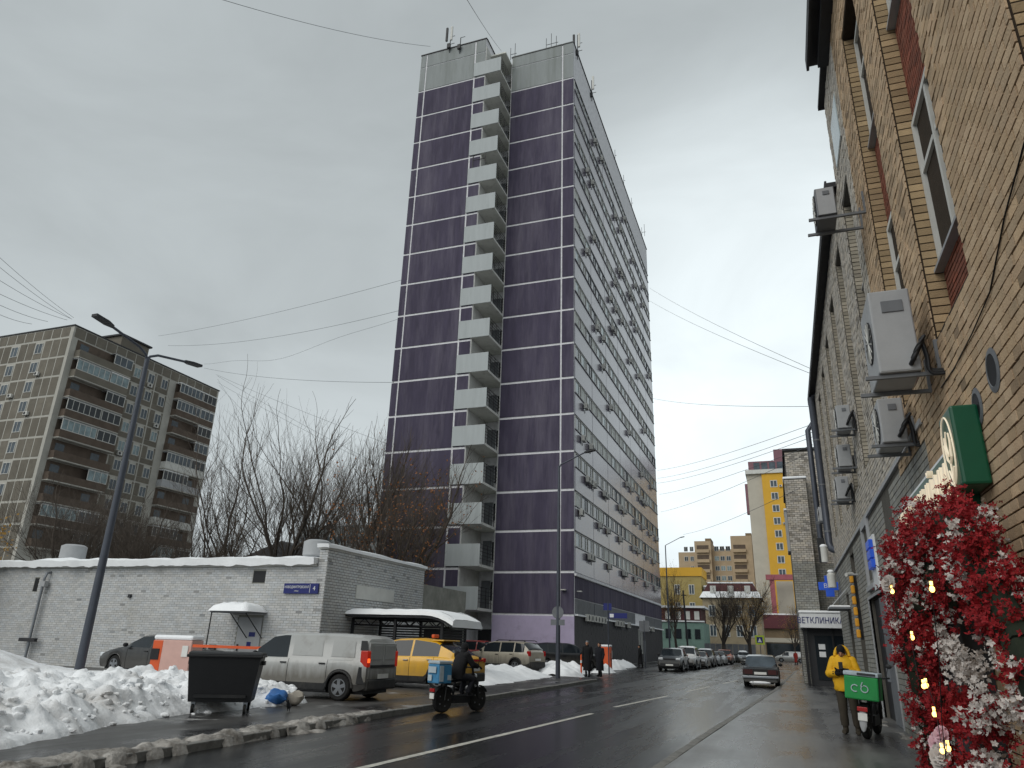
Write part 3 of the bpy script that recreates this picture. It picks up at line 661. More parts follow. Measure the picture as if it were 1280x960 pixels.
# roofs and eaves
BR(B('roof', 'dark_grey', None, (1.78, 14.3, 1.8, 15.2, 15.02, 15.18), (1.72, 1.779, 1.8, 15.2, 14.9, 15.25), (1.95, 2.19, 2, 15.0, 14.75, 15.015)))
BR(B('roof', 'dark_grey', None, (1.98, 14.2, 16.72, 34.3, 12.52, 12.66), (1.93, 1.979, 16.72, 34.3, 12.42, 12.72), (2.05, 14.2, 15.21, 16.9, 15.02, 15.14)))
# ground level: doors, window surround, panel, letters
def dpart(name, mt, *b, bevel=0): return BR(B(name, mt, None, *b, bevel=bevel))
d = dpart('doorway', 'black_metal', (WX+.12, WX+.3, 20.3, 22.25, .08, 2.95)); d['label'] = 'tall dark doorway in the grey painted wall'
d = dpart('door', 'mid_grey', (WX+.02, WX+.1, 18.75, 20.28, .08, 2.9), bevel=.01); m = MB(); m.box(WX-.05, WX+.02, 20.1, 20.16, 1.0, 1.35); BR(m.build('door_handle', 'steel'))
dpart('door_frame', 'light_grey', (WX-.03, WX+.05, 18.6, 18.7, .08, 3.05), (WX-.03, WX+.05, 22.3, 22.4, .08, 3.05), (WX-.03, WX+.05, 18.701, 22.299, 2.98, 3.05))
dpart('window_surround', 'light_grey', (WX-.06, WX+.02, 20.0, 20.2, 3.25, 4.85), (WX-.06, WX+.02, 21.4, 21.6, 3.25, 4.85), (WX-.06, WX+.02, 20.201, 21.399, 4.7, 4.85), (WX-.10, WX+.02, 19.95, 21.65, 3.14, 3.249))
dpart('window', 'glass', (WX+.1, WX+.12, 20.2, 21.4, 3.35, 4.7))
dpart('window', 'glass', (WX+.1, WX+.12, 15.9, 17.1, 3.2, 4.6))
dpart('doorway', 'black_metal', (WX+.15, WX+.3, 24.9, 26.3, .08, 4.55)); dpart('doorway', 'black_metal', (WX+.15, WX+.3, 28.6, 29.8, .08, 3.55))
dpart('doorway', 'black_metal', (WX+.12, WX+.28, 10.26, 11.49, .08, 2.44))
dpart('pipe_ring', 'steel', *[(WX-.03, WX+.01, 27.4+.02*i, 27.42+.02*i, 2, 3) for i in range(1)])
dpart('cornice', 'light_grey', (WX-.05, WX+.003, 11.6, 34, 4.845, 4.93))
# far stair tower beyond the setback
st = thing('stair_tower', 'narrow grey brick stair tower standing out past the end of the brick building', 'building', (.85, 43.4, 0))
def ST(o): o.parent = st; o.matrix_parent_inverse = Matrix.Translation((-.85, -43.4, 0)); return o
ST(B('wall', 'mortar_grey', None, (.86, 12, 43.4, 60, 0, 12.6), (.66, 1.78, 42.3, 43.39, 0, 10.7)))
sb_ = MB()
bricks(sb_, (.86, 43.4, 6.2), (1, 0, 0), (0, -1, 0), 3.0, 6.4, [(-.3, .93, -7, 4.5)], cols=GC, rnd=rb_, ch=.115, dark=.15)
bricks(sb_, (.66, 42.3, 6.2), (1, 0, 0), (0, -1, 0), 1.12, 4.5, cols=GC, rnd=rb_, ch=.115, dark=.15)
kind(ST(sb_.build('brickwork', 'gb')), 'stuff'); sb_ = MB()
bricks(sb_, (.66, 42.3, .1), (1, 0, 0), (0, -1, 0), 1.12, 6.1, cols=GC, rnd=rb_, ch=.115); bricks(sb_, (1.79, 43.4, .1), (1, 0, 0), (0, -1, 0), 2.0, 6.1, cols=GC, rnd=rb_, ch=.115)
kind(ST(sb_.build('painted_brickwork', 'paint_brick')), 'stuff')
ST(B('snow_cap', 'snow', None, (.6, 1.85, 42.25, 43.39, 10.72, 10.86), bevel=.05)); ST(B('roof', 'dark_grey', None, (.75, 12, 43.3, 60, 12.62, 12.74)))
ST(B('rear_wall', 'mortar_grey', None, (3.6, 14, 34.1, 43.3, 0, 11)))
ST(B('bay_window', 'light_grey', None, (.56, .85, 46.0, 48, 7.2, 9.6))) ; ST(B('bay_snow', 'snow', None, (.54, .85, 45.9, 48.1, 9.61, 9.72)))
# vestibule with the clinic sign
vt = thing('clinic_vestibule', 'dark entrance vestibule with a white lettered fascia by the stair tower', 'porch', (1.3, 42.2, 0))
def VT(o): o.parent = vt; o.matrix_parent_inverse = Matrix.Translation((-1.3, -42.2, 0)); return o
VT(B('booth', 'dark_grey', None, (1.0, 3.3, 40.6, 42.2, .08, 2.72))); VT(B('glass_wall', 'glass', None, (1.3, 2.1, 40.56, 40.59, .35, 2.4), (2.2, 3.1, 40.56, 40.59, .15, 2.4)))
VT(B('post', 'black_metal', None, (.82, .92, 40.3, 40.4, .08, 2.72), (2.1, 2.16, 40.45, 40.5, .08, 2.72), (.82, .9, 42.0, 42.1, .08, 2.72)))
f_ = VT(B('fascia', 'sign_white', None, (.70, 2.62, 40.0, 42.3, 2.74, 3.42), bevel=.02))
VT(B('canopy_snow', 'snow', None, (.66, 2.66, 39.95, 42.35, 3.43, 3.56), bevel=.06))
VT(text('lettering', 'ВЕТКЛИНИКА', .40, 'sign_blue', None, frame((1.64, 39.985, 3.08), (1, 0, 0), (0, 0, 1)), .008, sx=.78))
VT(B('notice', 'sign_white', None, (1.45, 1.75, 40.53, 40.558, 1.75, 2.0), (1.45, 1.75, 40.53, 40.558, 1.4, 1.65)))
# cross sign and wall fittings
cs = thing('cross_sign', 'blue cross shaped veterinary sign mounted above the clinic canopy', 'sign', (2.1, 33.2, 4.3))
m = MB(); m.box(-.42, .42, -.05, .05, -.16, .16); m.box(-.16, .16, -.05, .05, .161, .42); m.box(-.16, .16, -.05, .05, -.42, -.161); m.build('cross', 'blue_lit', cs, bevel=.01)
text('lettering', 'ВЕТ', .24, 'sign_white', cs, frame((0, -.056, 0), (1, 0, 0), (0, 0, 1)), .004); m = MB(); m.tube([(.3, 0, .1), (.6, 0, .1)], .02, 6); m.build('arm', 'steel', cs)
cs.location = (1.86, 33.2, 4.2)
# ------------------------------------------------------------ things fixed to the right-hand wall
def big_ac(y, z, label, w_=.95, h=.78, d=.36, off=.18, lines=True, frost='light_grey', arm=.0):
    """condenser on wall brackets; fan side towards the street (-x), service side towards the camera (-y)"""
    t = thing('air_conditioner', label, 'air conditioner', (WX, y, z), 0, 'air conditioners on the brick building')
    x1 = -off-arm; x0 = x1-d
    b = MB(); b.box(x0, x1, -w_/2, w_/2, 0, h); b.build('casing', frost, t, bevel=.02)
    b = MB(); b.box(x0+.03, x1-.02, -w_/2-.004, -w_/2+.001, h*.02, h*.98); b.build('service_panel', 'mid_grey' if frost == 'dark_grey' else 'light_grey', t)
    f = MB(); f.lathe([(.30, -.015), (.30, .0), (.06, .0)], (x0, -.08, h/2), 'x', 20); f.build('fan_opening', 'black_metal', t)
    g = MB()
    for i in range(8): 
        q = math.pi*i/8; dy, dz = .29*math.cos(q), .29*math.sin(q); g.tube([(x0-.02, -.08-dy, h/2-dz), (x0-.02, -.08+dy, h/2+dz)], .006, 4)
    g.build('fan_guard', 'off_white', t)
    f = MB(); f.box(x0+.14, x1-.1, -w_/2-.02, -w_/2-.003, h*.72, h*.86); f.build('connection_cover', 'mid_grey', t, bevel=.005)
    for yy in (-w_*.42, w_*.3): k = MB(); k.box(x0-.16, 0, yy-.025, yy+.025, -.06, -.012); k.box(-.05, -.0, yy-.025, yy+.025, -.0118, .42); k.build('bracket', 'mid_grey', t)
    if lines:
        for i, rr in enumerate((.03, .026, .018)):
            m = MB(); yy = -w_/2-.05-.02*i; xs = x1-.12+.03*i
            pts = [(xs, -w_/2+.01, .09+.08*i), (xs+.02, yy-.05, .12+.08*i), (xs+.12, yy-.07, .30+.05*i), (x1+.02, yy-.05, .36), (x1+.06, yy-.02, .15), (x1+.07, yy, -.02-.03*i), (-.02, yy-.01, -.05-.03*i), (.06, yy, -.05-.03*i)]
            sm = []
            for a in range(len(pts)-1):
                for q in range(4): 
                    u = q/4; p0, p1, p2, p3 = (Vector(pts[max(0, min(len(pts)-1, a+e))]) for e in (-1, 0, 1, 2)); sm.append(.5*((2*p1)+(p2-p0)*u+(2*p0-5*p1+4*p2-p3)*u*u+(3*p1-p0-3*p2+p3)*u**3))
            m.tube(sm, rr, 7); m.build('refrigerant_line', 'black_metal', t, smooth=60)
    return t
big_ac(10.3, 5.06, 'large white condenser with black hoses on brackets right above the shop sign', 1.0, 1.18, .50, .24)
big_ac(12.55, 4.72, 'smaller pale condenser hung below and beyond the large one above the sign', .9, .72, .36, .14)
big_ac(13.6, 9.62, 'grey condenser held far out from the wall on long steel arms', .8, .62, .36, .1, False, 'mid_grey', .42)
big_ac(19.8, 7.05, 'upper condenser of the pair hung on the grey brick wall', .8, .62, .34, .12)
big_ac(20.9, 6.3, 'lower condenser of the pair hung on the grey brick wall', .8, .6, .34, .12, False)
big_ac(22.6, 5.75, 'pale condenser alone below the pair on the grey brick wall', .8, .65, .34, .12)
big_ac(33.6, 6.9, 'small condenser fixed beside the drainpipes at the building end', .7, .6, .3, .12, False)
t = thing('drainpipe', 'thick blue grey drainpipe with a bent foot at the building corner', 'pipe', (2.05, 33.2, 5.2)); m = MB()
m.tube([(.3, -.3, 7.35), (.05, -.1, 7.3), (-.02, 0, 7.1), (0, 0, 4), (0, 0, .75), (.06, -.12, .5), (.28, -.35, .38)], .15, 12); m.build('pipe', 'lamp_metal', t, smooth=60)
m = MB()
for z in (1.2, 3.2, 5.2): m.lathe([(.165, z), (.165, z+.06)], n=12); m.box(.1, .2, -.03, .03, z, z+.06)
m.build('clamp', 'mid_grey', t)
t = thing('drainpipe', 'slimmer dark drainpipe running down beside the stair tower', 'pipe', (1.9, 36.4, 6.5)); m = MB()
m.tube([(.3, 0, 5.7), (0, 0, 5.3), (0, 0, .1)], .13, 10); m.build('pipe', 'lamp_metal', t, smooth=60)
m = MB(); m.box(-.16, .16, -.16, .16, -1.0, .09); m.build('shaft_box', 'dark_grey', t)
# round vents
for i, (y, z, r, l) in enumerate(((7.85, 4.30, .17, 'larger round vent opening in the yellow brick beside the sign end'), (8.62, 4.16, .15, 'smaller round vent opening between the larger vent and the green sign'))):
    t = thing('wall_vent', l, 'vent', (WX, y, z)); m = MB(); n = 20; 
    for j in range(n):
        a, b = 2*math.pi*j/n, 2*math.pi*(j+1)/n
        for (r0, x0), (r1, x1) in (((r+.06, -.024), (r, -.036)), ((r, -.036), (r-.02, .0))):
            m.face([(x0, r0*math.cos(a), r0*math.sin(a)), (x0, r0*math.cos(b), r0*math.sin(b)), (x1, r1*math.cos(b), r1*math.sin(b)), (x1, r1*math.cos(a), r1*math.sin(a))])
    m.build('rim', 'mid_grey', t); m = MB(); m.lathe([(r-.012, -.032), (r-.012, -.024)], (0, 0, 0), 'x', 20); m.build('opening', 'black_metal', t)
# cable along the wall
t = MB(); t.tube([(WX-.03, 5.0, 5.75), (WX-.03, 6.6, 5.30), (WX-.03, 7.4, 4.95), (WX-.035, 8.2, 4.86), (WX-.03, 9.2, 4.83), (WX-.03, 10.0, 4.86)], .008, 6)
tag(t.build('wall_cable', 'black_metal', smooth=60), 'black cable sagging across the yellow brick above the round vents', 'cable')
# shop sign (reads from far to near along the wall)
sg = thing('shop_sign', 'dark green flower shop sign with cream letters and a round emblem on its near end', 'sign', (WX-.02, 11.2, 3.55))
m = MB(); m.box(-.12, 0, -2.0, 2.75, -.38, .42); m.build('board', 'sign_green', sg, bevel=.01)
m = MB(); m.box(-.28, -.005, -2.62, -2.01, -.24, .64); m.build('emblem_box', 'sign_green', sg, bevel=.03)
m = MB(); n = 40; ring = [( -.295, -2.315+.25*math.cos(2*math.pi*i/n), .20+.38*math.sin(2*math.pi*i/n)) for i in range(n+1)]; m.tube(ring, .010, 5); m.build('emblem_ring', 'letter_cream', sg)
m = MB()
for a in (-.55, 0, .55):
    pts = []
    for i in range(9):
        u = i/8; pts.append((-.295, -2.315+math.sin(a)*(.2*u)+.06*math.sin(u*3.1)*(1 if a >= 0 else -1), .16+.28*u*math.cos(a)-.02))
    m.tube(pts, .010, 5)
m.tube([(-.295, -2.315-.14, .30), (-.295, -2.315-.1, .12), (-.295, -2.315, .06), (-.295, -2.315+.1, .12), (-.295, -2.315+.14, .30)], .014, 5)
m.tube([(-.295, -2.315, .06), (-.295, -2.315, -.2)], .012, 5); m.tube([(-.295, -2.315, -.15), (-.295, -2.315+.12, .0)], .012, 5); m.tube([(-.295, -2.315, -.15), (-.295, -2.315-.12, .0)], .012, 5); m.build('emblem_tulip', 'letter_cream', sg)
text('lettering', 'ЦВЕТОЧНЫЙ МИР', .60, 'letter_cream', sg, frame((-.17, .33, 0), (0, -1, 0), (0, 0, 1)), .035, sx=.80)
m = MB(); m.box(-.10, -.01, -2.0, 2.75, .425, .47); m.build('snow_line', 'snow', sg)
# --- flower arch round the shop window
fl = thing('flower_arch', 'arch of red and white artificial flowers with glowing bulbs round the shop entrance', 'flower arch', (WX-.3, 10, .08))
rf = random.Random(5)
fy = lambda y: -1.0+.8*y
# volume points: spine curve with thickness, in local coords (x out from the wall is negative)
SP = [((-.20, 3.35, .05), .20), ((-.24, 3.25, .7), .30), ((-.26, 3.0, 1.35), .38), ((-.28, 2.85, 2.0), .46), ((-.28, 2.9, 2.5), .50), ((-.28, 2.3, 2.72), .50), ((-.28, 1.2, 2.78), .46), ((-.28, .0, 2.76), .45), ((-.26, -1.0, 2.72), .42), ((-.24, -1.7, 2.55), .38), ((-.24, -2.3, 2.1), .36), ((-.22, -2.9, 1.6), .34), ((-.2, -3.4, 1.0), .34), ((-.2, -3.7, .3), .3)]
SP = [((a[0], fy(a[1]), a[2]), r) for a, r in SP]
def spine(u):
    k = u*(len(SP)-1); i = min(len(SP)-2, int(k)); f = k-i; a, b = SP[i], SP[i+1]; return Vector(a[0]).lerp(Vector(b[0]), f), lerp(a[1], b[1], f)
BL = [((-.25, 1.75, 2.2), .46), ((-.22, .7, 2.35), .42), ((-.2, 2.2, 1.6), .34), ((-.2, 2.35, .95), .28), ((-.25, -.3, 2.15), .30), ((-.2, 1.4, 1.75), .26)]
BL = [((a[0], fy(a[1]), a[2]), r) for a, r in BL]
heads = []
for i in range(900):
    u = rf.random(); c, r = spine(u); d = Vector((rf.gauss(0, 1), rf.gauss(0, 1), rf.gauss(0, 1))).normalized()*r*(rf.random()**.33)
    heads.append(c+Vector((d.x*.75, d.y, d.z)))
for c, r in BL:
    for i in range(int(120*r)):
        d = Vector((rf.gauss(0, 1), rf.gauss(0, 1), rf.gauss(0, 1))).normalized()*r*(rf.random()**.4); heads.append(Vector(c)+Vector((d.x*.6, d.y, d.z)))
def floret(mb, c, r, rnd, petals=5, cup=.35):
    ax = Vector((rnd.gauss(-.6, .8), rnd.gauss(-.3, .8), rnd.gauss(.25, .8))).normalized(); t = ax.orthogonal().normalized(); b = ax.cross(t); ph = rnd.random()*6.28
    for k in range(petals):
        a = ph+6.283*k/petals; d = t*math.cos(a)+b*math.sin(a); s_ = ax.cross(d)
        e = r*rnd.uniform(.85, 1.15)
        mb.face([c, c+d*e*.55-s_*e*.36+ax*e*cup*.4, c+d*e+ax*e*cup, c+d*e*.55+s_*e*.36+ax*e*cup*.4])
red, whi = MB(), MB()
def wcol(c):
    v = fbm(c.y*1.5, c.z*1.6, 3.7)
    if c.y < -3.2: return .35
    return .72 if v > .31 else .03
for c in heads:
    white = rf.random() < wcol(c); mb = whi if white else red
    nfl = 18 if white else 20
    for j in range(nfl):
        q = Vector((rf.gauss(0, 1), rf.gauss(0, 1), rf.gauss(0, 1))).normalized()*rf.uniform(.03, .12 if white else .14)
        floret(mb, c+q, rf.uniform(.02, .034) if white else rf.uniform(.02, .04), rf, 5 if white else 4)
# lower white sprays to the right of the bulbs
for (cx, cy, cz), n_, rr in (((-.34, -1.0, 1.42), 15, .25), ((-.34, -1.7, 1.15), 16, .26), ((-.36, -.3, 1.58), 5, .16), ((-.34, -1.5, .6), 12, .22)):
    for i in range(n_):
        d = Vector((rf.gauss(0, 1)*.6, rf.gauss(0, 1), rf.gauss(0, .7))).normalized()*rr*(rf.random()**.5); c = Vector((cx, fy(cy), cz))+d
        for j in range(20): floret(whi, c+Vector((rf.gauss(0, .05), rf.gauss(0, .05), rf.gauss(0, .05))), rf.uniform(.02, .034), rf, 5)
for (cx, cy, cz), n_ in (((-.32, -1.1, .95), 34), ((-.3, .2, 1.05), 18), ((-.3, .4, .5), 24), ((-.3, -.9, .3), 22)):
    for i in range(n_):
        c = Vector((cx+rf.gauss(0, .08), fy(cy)+rf.gauss(0, .28), cz+rf.gauss(0, .09)))
        for j in range(18): floret(red, c+Vector((rf.gauss(0, .05), rf.gauss(0, .05), rf.gauss(0, .05))), rf.uniform(.02, .04), rf, 4)
kind(red.build('red_flowers', 'flower_red', fl), 'stuff'); kind(whi.build('white_flowers', 'flower_white', fl), 'stuff')
gr = MB()
for i in range(len(SP)-1): gr.tube([SP[i][0], SP[i+1][0]], [SP[i][1]*.45, SP[i+1][1]*.45], 7)
for c, r in BL: gr.ell(c, (r*.35, r*.6, r*.6), 8, 6)
gr.build('stem_core', 'stem_dark', fl)
def rose(c, r, mt):
    m = MB(); c = Vector((c[0], fy(c[1]), c[2])); ax = Vector((-.7, -.55, .25)).normalized(); t = ax.orthogonal().normalized(); b = ax.cross(t)
    for ring_, (rad, n_, cup) in enumerate(((.25, 3, .9), (.5, 4, .75), (.75, 5, .5), (1.0, 6, .15))):
        for k in range(n_):
            a = 6.283*k/n_+ring_*.7; d = t*math.cos(a)+b*math.sin(a); s_ = ax.cross(d)*r*rad*.75
            p0 = c+ax*r*(.1-.1*ring_); m.face([p0, c+d*r*rad*.8-s_+ax*r*cup*.6, c+d*r*rad+ax*r*cup, c+d*r*rad*.8+s_+ax*r*cup*.6])
    m.ell(c-ax*r*.1, (r*.55, r*.55, r*.55), 8, 6); return m.build('rose', mt, fl, smooth=50)
for c, r, mt in (((-.42, 1.05, .62), .13, 'flower_pink'), ((-.44, .9, .50), .14, 'flower_white'), ((-.42, .75, .72), .10, 'flower_pink'), ((-.45, .62, .55), .11, 'flower_white'), ((-.42, 1.1, .38), .10, 'flower_white'), ((-.42, .8, .30), .10, 'flower_white'), ((-.42, -1.35, .42), .15, 'flower_pink'), ((-.42, -1.15, .30), .13, 'flower_pink'), ((-.6, 1.95, 2.38), .11, 'flower_white')): rose(c, r, mt)
bp_ = None
for c in ((-.40, 1.3, 1.72), (-.42, .55, 1.22), (-.42, .1, .62), (-.42, -.35, .68), (-.44, .35, .12), (-.48, 1.9, 2.28), (-.40, .95, 1.20), (-.42, .6, .12), (-.5, -1.6, 2.1), (-.42, .25, .95)):
    c = (c[0]-.1, fy(c[1]), c[2]); m = MB(); m.ell(c, (.024, .024, .03), 8, 6); m.tube([Vector(c)+Vector((0, 0, .035)), Vector(c)+Vector((0, 0, .07))], .014, 6, 0); m.build('bulb', 'bulb', fl, smooth=60)
m = MB(); m.tube([(a-.1, fy(b), z) for a, b, z in ((-.42, 1.3, 1.78), (-.44, .95, 1.27), (-.42, .55, 1.28), (-.4, .25, 1.02), (-.42, .1, .68), (-.42, -.35, .75), (-.5, -.7, .62), (-.52, -1.0, .95), (-.5, -1.3, 1.45), (-.5, -1.6, 2.15))], .004, 4); m.build('light_cord', 'black_metal', fl)
m = MB()
for y in (-.1, 1.0): m.box(-.06, -.02, y-.04, y+.04, 0, 2.4)
m.box(-.08, .27, .04, .96, .02, 2.3); m.build('shop_window_frame', 'dark_grey', fl)
# boards with photos behind the flowers
t = thing('poster_board', 'purple toned photo board on the painted wall half hidden by flowers', 'poster', (WX-.02, 14.25, .1)); m = MB(); m.box(-.04, 0, 0, .55, 1.2, 3.0); m.build('board', 'dark_grey', t)
mat('poster', '#5f5068', .5, .5, 2.2)
for i in range(4): m = MB(); m.box(-.05, -.041, .05, .5, 1.25+i*.44, 1.62+i*.44); m.build('photo', 'poster', t)
# white panel with blue letter sign above the door
t = thing('door_panel_sign', 'white panel with bright blue letters above the dark doorway', 'sign', (WX-.01, 19.6, 3.05)); m = MB(); m.box(-.05, .0, -.5, .45, .02, 1.25); m.build('panel', 'sign_white', t)
m = MB()
for j, (y0, z0) in enumerate(((-.42, .95), (-.42, .72), (-.42, .49))): m.box(-.14, -.051, y0, y0+.72, z0, z0+.19)
m.build('blue_letters', 'blue_lit', t, bevel=.01)
# vertical yellow letters on the far doorway edge
t = thing('vertical_sign', 'vertical row of small amber letter blocks beside the tall narrow doorway', 'sign', (WX-.05, 25.0, 2.0))
for i in range(6): m = MB(); m.box(-.16, -.05, -.22+.04*(i % 2), .0, .05+i*.32, .29+i*.32); m.build('letter_block', 'orange_letters', t, bevel=.03)
m = MB(); m.box(-.04, .04, -.04, .0, 0, 1.95); m.build('rail', 'dark_grey', t)
t = thing('security_camera', 'small white security camera on the wall above the amber letters', 'camera', (WX, 24.4, 3.85)); m = MB(); m.tube([(0, 0, 0), (-.18, 0, 0)], .03, 7); m.build('arm', 'light_grey', t); m = MB(); m.tube([(-.14, .1, .03), (-.34, -.14, -.02)], .055, 8); m.build('camera_body', 'off_white', t)
t = thing('door_awning', 'thin flat awning on stays over the doorway next to the clinic fascia', 'awning', (WX, 28.9, 3.05)); m = MB(); m.box(-.7, 0, -.7, .9, 0, .05); m.build('awning_sheet', 'mid_grey', t); m = MB()
for y in (-.6, .8): m.tube([(-.65, y, .05), (0, y, .75)], .014, 5)
m.build('stay', 'light_grey', t); m = MB(); m.box(-.68, -.02, -.68, .88, .052, .12); m.build('awning_snow', 'snow', t, bevel=.03)
t = thing('wall_lantern', 'pale post lantern pair with snow caps on the wall by the cross sign', 'lantern', (2.0, 32.0, 4.05)); m = MB(); m.lathe([(.16, 0), (.16, .5), (.06, .6)], (-.1, 0, 0)); m.build('lantern', 'off_white', t, smooth=40); m = MB(); m.lathe([(.13, .9), (.13, 1.5)], (-.25, .1, .1)); m.build('lantern', 'off_white', t, smooth=40); m = MB(); m.ell((-.25, .1, 1.63), (.15, .15, .09)); m.ell((-.1, 0, .62), (.13, .13, .08)); m.build('snow_cap', 'snow', t, smooth=60)
# ------------------------------------------------------------ low white brick building on the left
LY, LXE, LYE = 25.0, -17.05, 33.6
lb = thing('low_building', 'long low white painted brick building with a snow covered flat roof', 'building', (LXE, LY, 0))
def LB(o): o.parent = lb; o.matrix_parent_inverse = Matrix.Translation((-LXE, -LY, 0)); return o
TOPZ = 4.35
LB(B('wall', 'mortar_white', None, (-48, LXE-.42, LY+.004, 40, 0, TOPZ)))
cm = MB(); cm.prism([(LXE-.41, 0), (LXE-.004, 0), (LXE-.004, 4.95), (LXE-.41, 4.95)], LY+.006, LYE, 'y'); LB(cm.build('end_wall', 'mortar_flaked'))
WC = ((1, 1, 1), (.98, 1, 1.02), (1.02, 1.01, .99)); wbm = MB(); rw = random.Random(21)
X0 = -47.0
hw = [(-20.6-X0, -19.95-X0, 3.55, 4.02), (-33.15-X0, -32.85-X0, 3.15, 3.75), (-21.0-X0, -19.75-X0, 0, 2.2)]
bricks(wbm, (X0, LY, .1), (1, 0, 0), (0, -1, 0), LXE-.4-X0, TOPZ-.1, hw, bl=.265, ch=.095, j=.010, proud=.008, cols=WC, rnd=rw, gv=(.86, 1.06), dark=.012)
bricks(wbm, (LXE-.4, LY, .1), (1, 0, 0), (0, -1, 0), .4, 4.85, bl=.265, ch=.095, j=.012, proud=.012, cols=WC, rnd=rw, dark=.06, gv=(.9, 1.06))
bricks(wbm, (LXE, LY, .1), (0, 1, 0), (1, 0, 0), LYE-LY, 4.95, bl=.265, ch=.11, j=.02, proud=.012, cols=WC, rnd=rw, dark=.03, gv=(.92, 1.06))
kind(LB(wbm.build('brickwork', 'wb')), 'stuff')
# cornice, roof snow
LB(B('cornice', 'off_white', None, (-48, LXE-.44, LY-.1, LY+.003, TOPZ-.06, TOPZ+.05)))
def snowslab(name, x0, x1, y0, y1, z, th, parent_f, seed, step=.18, over=.06):
    m = MB(); nx = max(2, int((x1-x0)/step)); ny = max(3, int((y1-y0)/.5)); idx = {}
    for k in range(ny+1):
        for i in range(nx+1):
            x = lerp(x0, x1, i/nx); y = lerp(y0, y1, k/ny); e = min(1, min(k, ny-k, i*.5, (nx-i)*.5)/1.5)
            yy = y+(.16*fbm(x*.8, seed, 1)-.03 if k == 0 else 0)
            m.v.append((x, yy, z+th*(.62+.38*math.sqrt(max(0, e)))*(1+.35*fbm(x*.6, y*.6, seed))))
    W_ = nx+1
    for k in range(ny):
        for i in range(nx): m.f.append((k*W_+i, k*W_+i+1, (k+1)*W_+i+1, (k+1)*W_+i)); m.m.append(0); m.c.append(None)
    b = len(m.v); per = [i for i in range(W_)]+[k*W_+nx for k in range(1, ny+1)]+[ny*W_+i for i in range(nx-1, -1, -1)]+[k*W_ for k in range(ny-1, 0, -1)]
    for p in per:
        v = m.v[p]; m.v.append((v[0], v[1]+(.05 if v[1] < (y0+y1)/2 else 0), z-.03-(.16*abs(fbm(v[0]*.8, 5, seed)) if v[1] < y0+.5 else 0)))
    for i, p in enumerate(per):
        q = (i+1) % len(per); m.f.append((p, b+i, b+q, per[q])); m.m.append(0); m.c.append(None)
    return parent_f(m.build(name, 'snow', smooth=70))
snowslab('roof_snow', -48, LXE-.44, LY-.30, 32, TOPZ+.04, .36, LB, 1.0)
# the parapet round the end stands a little higher
LB(B('parapet', 'off_white', None, (LXE-.45, LXE+.05, LY-.05, LYE+.05, 4.97, 5.05)))
snowslab('parapet_snow', LXE-.5, LXE+.12, LY-.12, LYE+.1, 5.06, .16, LB, 5.0, .12)
LB(B('wall_opening', 'black_metal', None, (-20.58, -19.97, LY+.0015, LY+.0038, 3.65, 4.12))); LB(B('wall_opening', 'black_metal', None, (-33.13, -32.87, LY+.0015, LY+.0038, 3.25, 3.85)))
d = LB(B('door', 'light_grey', None, (-20.95, -19.8, LY-.03, LY+.02, .1, 2.28))); B('door_notice', 'sign_blue', d, (-20.35, -20.05, LY-.04, LY-.031, 1.55, 1.72), (-20.4, -20.2, LY-.04, LY-.031, 1.15, 1.35)); B('handle', 'dark_grey', d, (-20.85, -20.8, LY-.08, LY-.031, 1.0, 1.25))
LB(B('wall_box', 'dark_grey', None, (-22.2, -21.9, LY-.12, LY-.005, 1.0, 1.2), (-27.1, -26.95, LY-.1, LY-.005, 3.0, 3.15)))
LB(B('signboard', 'off_white', None, (LXE+.013, LXE+.04, 27.3, 30.6, 3.2, 3.75)))
# door canopy
dc = thing('door_canopy', 'small door canopy heaped with snow on thin metal stays', 'canopy', (-20.4, LY, 0)); m = MB()
m.box(-1.0, .75, -1.25, -.02, 2.42, 2.47); m.build('canopy_sheet', 'mid_grey', dc); m = MB(); m.tube([(-.95, -1.2, 2.42), (-.95, -1.22, .12)], .025, 6); m.tube([(.7, -1.2, 2.42), (.7, -.03, 1.5)], .02, 6); m.tube([(-.05, -1.2, 2.42), (-.05, -.03, 1.5)], .02, 6); m.tube([(-.95, -1.2, 2.42), (.7, -1.2, 2.42)], .02, 6); m.build('stay', 'dark_grey', dc)
m = MB(); n_ = 14
for i in range(n_):
    for k in range(10):
        def hz_(a, b): e = min(a, n_-a, b, 10-b); return 2.475+.34*math.sqrt(min(1, e/3))*(1+.2*fbm(a*.4, b*.4, 3)) if e > 0 else 2.475
        P = lambda a, b: (-1.05+1.85*a/n_, -1.32+1.30*b/10, hz_(a, b)); m.face([P(i, k), P(i+1, k), P(i+1, k+1), P(i, k+1)])
m.build('canopy_snow', 'snow', dc, smooth=70, fix=True)
# house number plate
hp = thing('street_plate', 'dark blue street name plate with house number 4 on the white brick', 'sign', (-18.1, LY-.06, 3.42)); m = MB(); m.box(-.82, .82, -.03, .03, -.2, .2); m.build('plate', 'sign_blue', hp, bevel=.01)
m = MB(); m.box(.42, .435, -.034, -.031, -.16, .16); m.build('divider', 'sign_white', hp)
text('lettering', 'НОВОДМИТРОВСКАЯ', .135, 'sign_white', hp, frame((-.2, -.035, .05), (1, 0, 0), (0, 0, 1)), .002, sx=.8); text('lettering', 'УЛИЦА', .06, 'sign_white', hp, frame((-.2, -.035, -.1), (1, 0, 0), (0, 0, 1)), .002); text('house_number', '4', .24, 'sign_white', hp, frame((.63, -.035, 0), (1, 0, 0), (0, 0, 1)), .002)
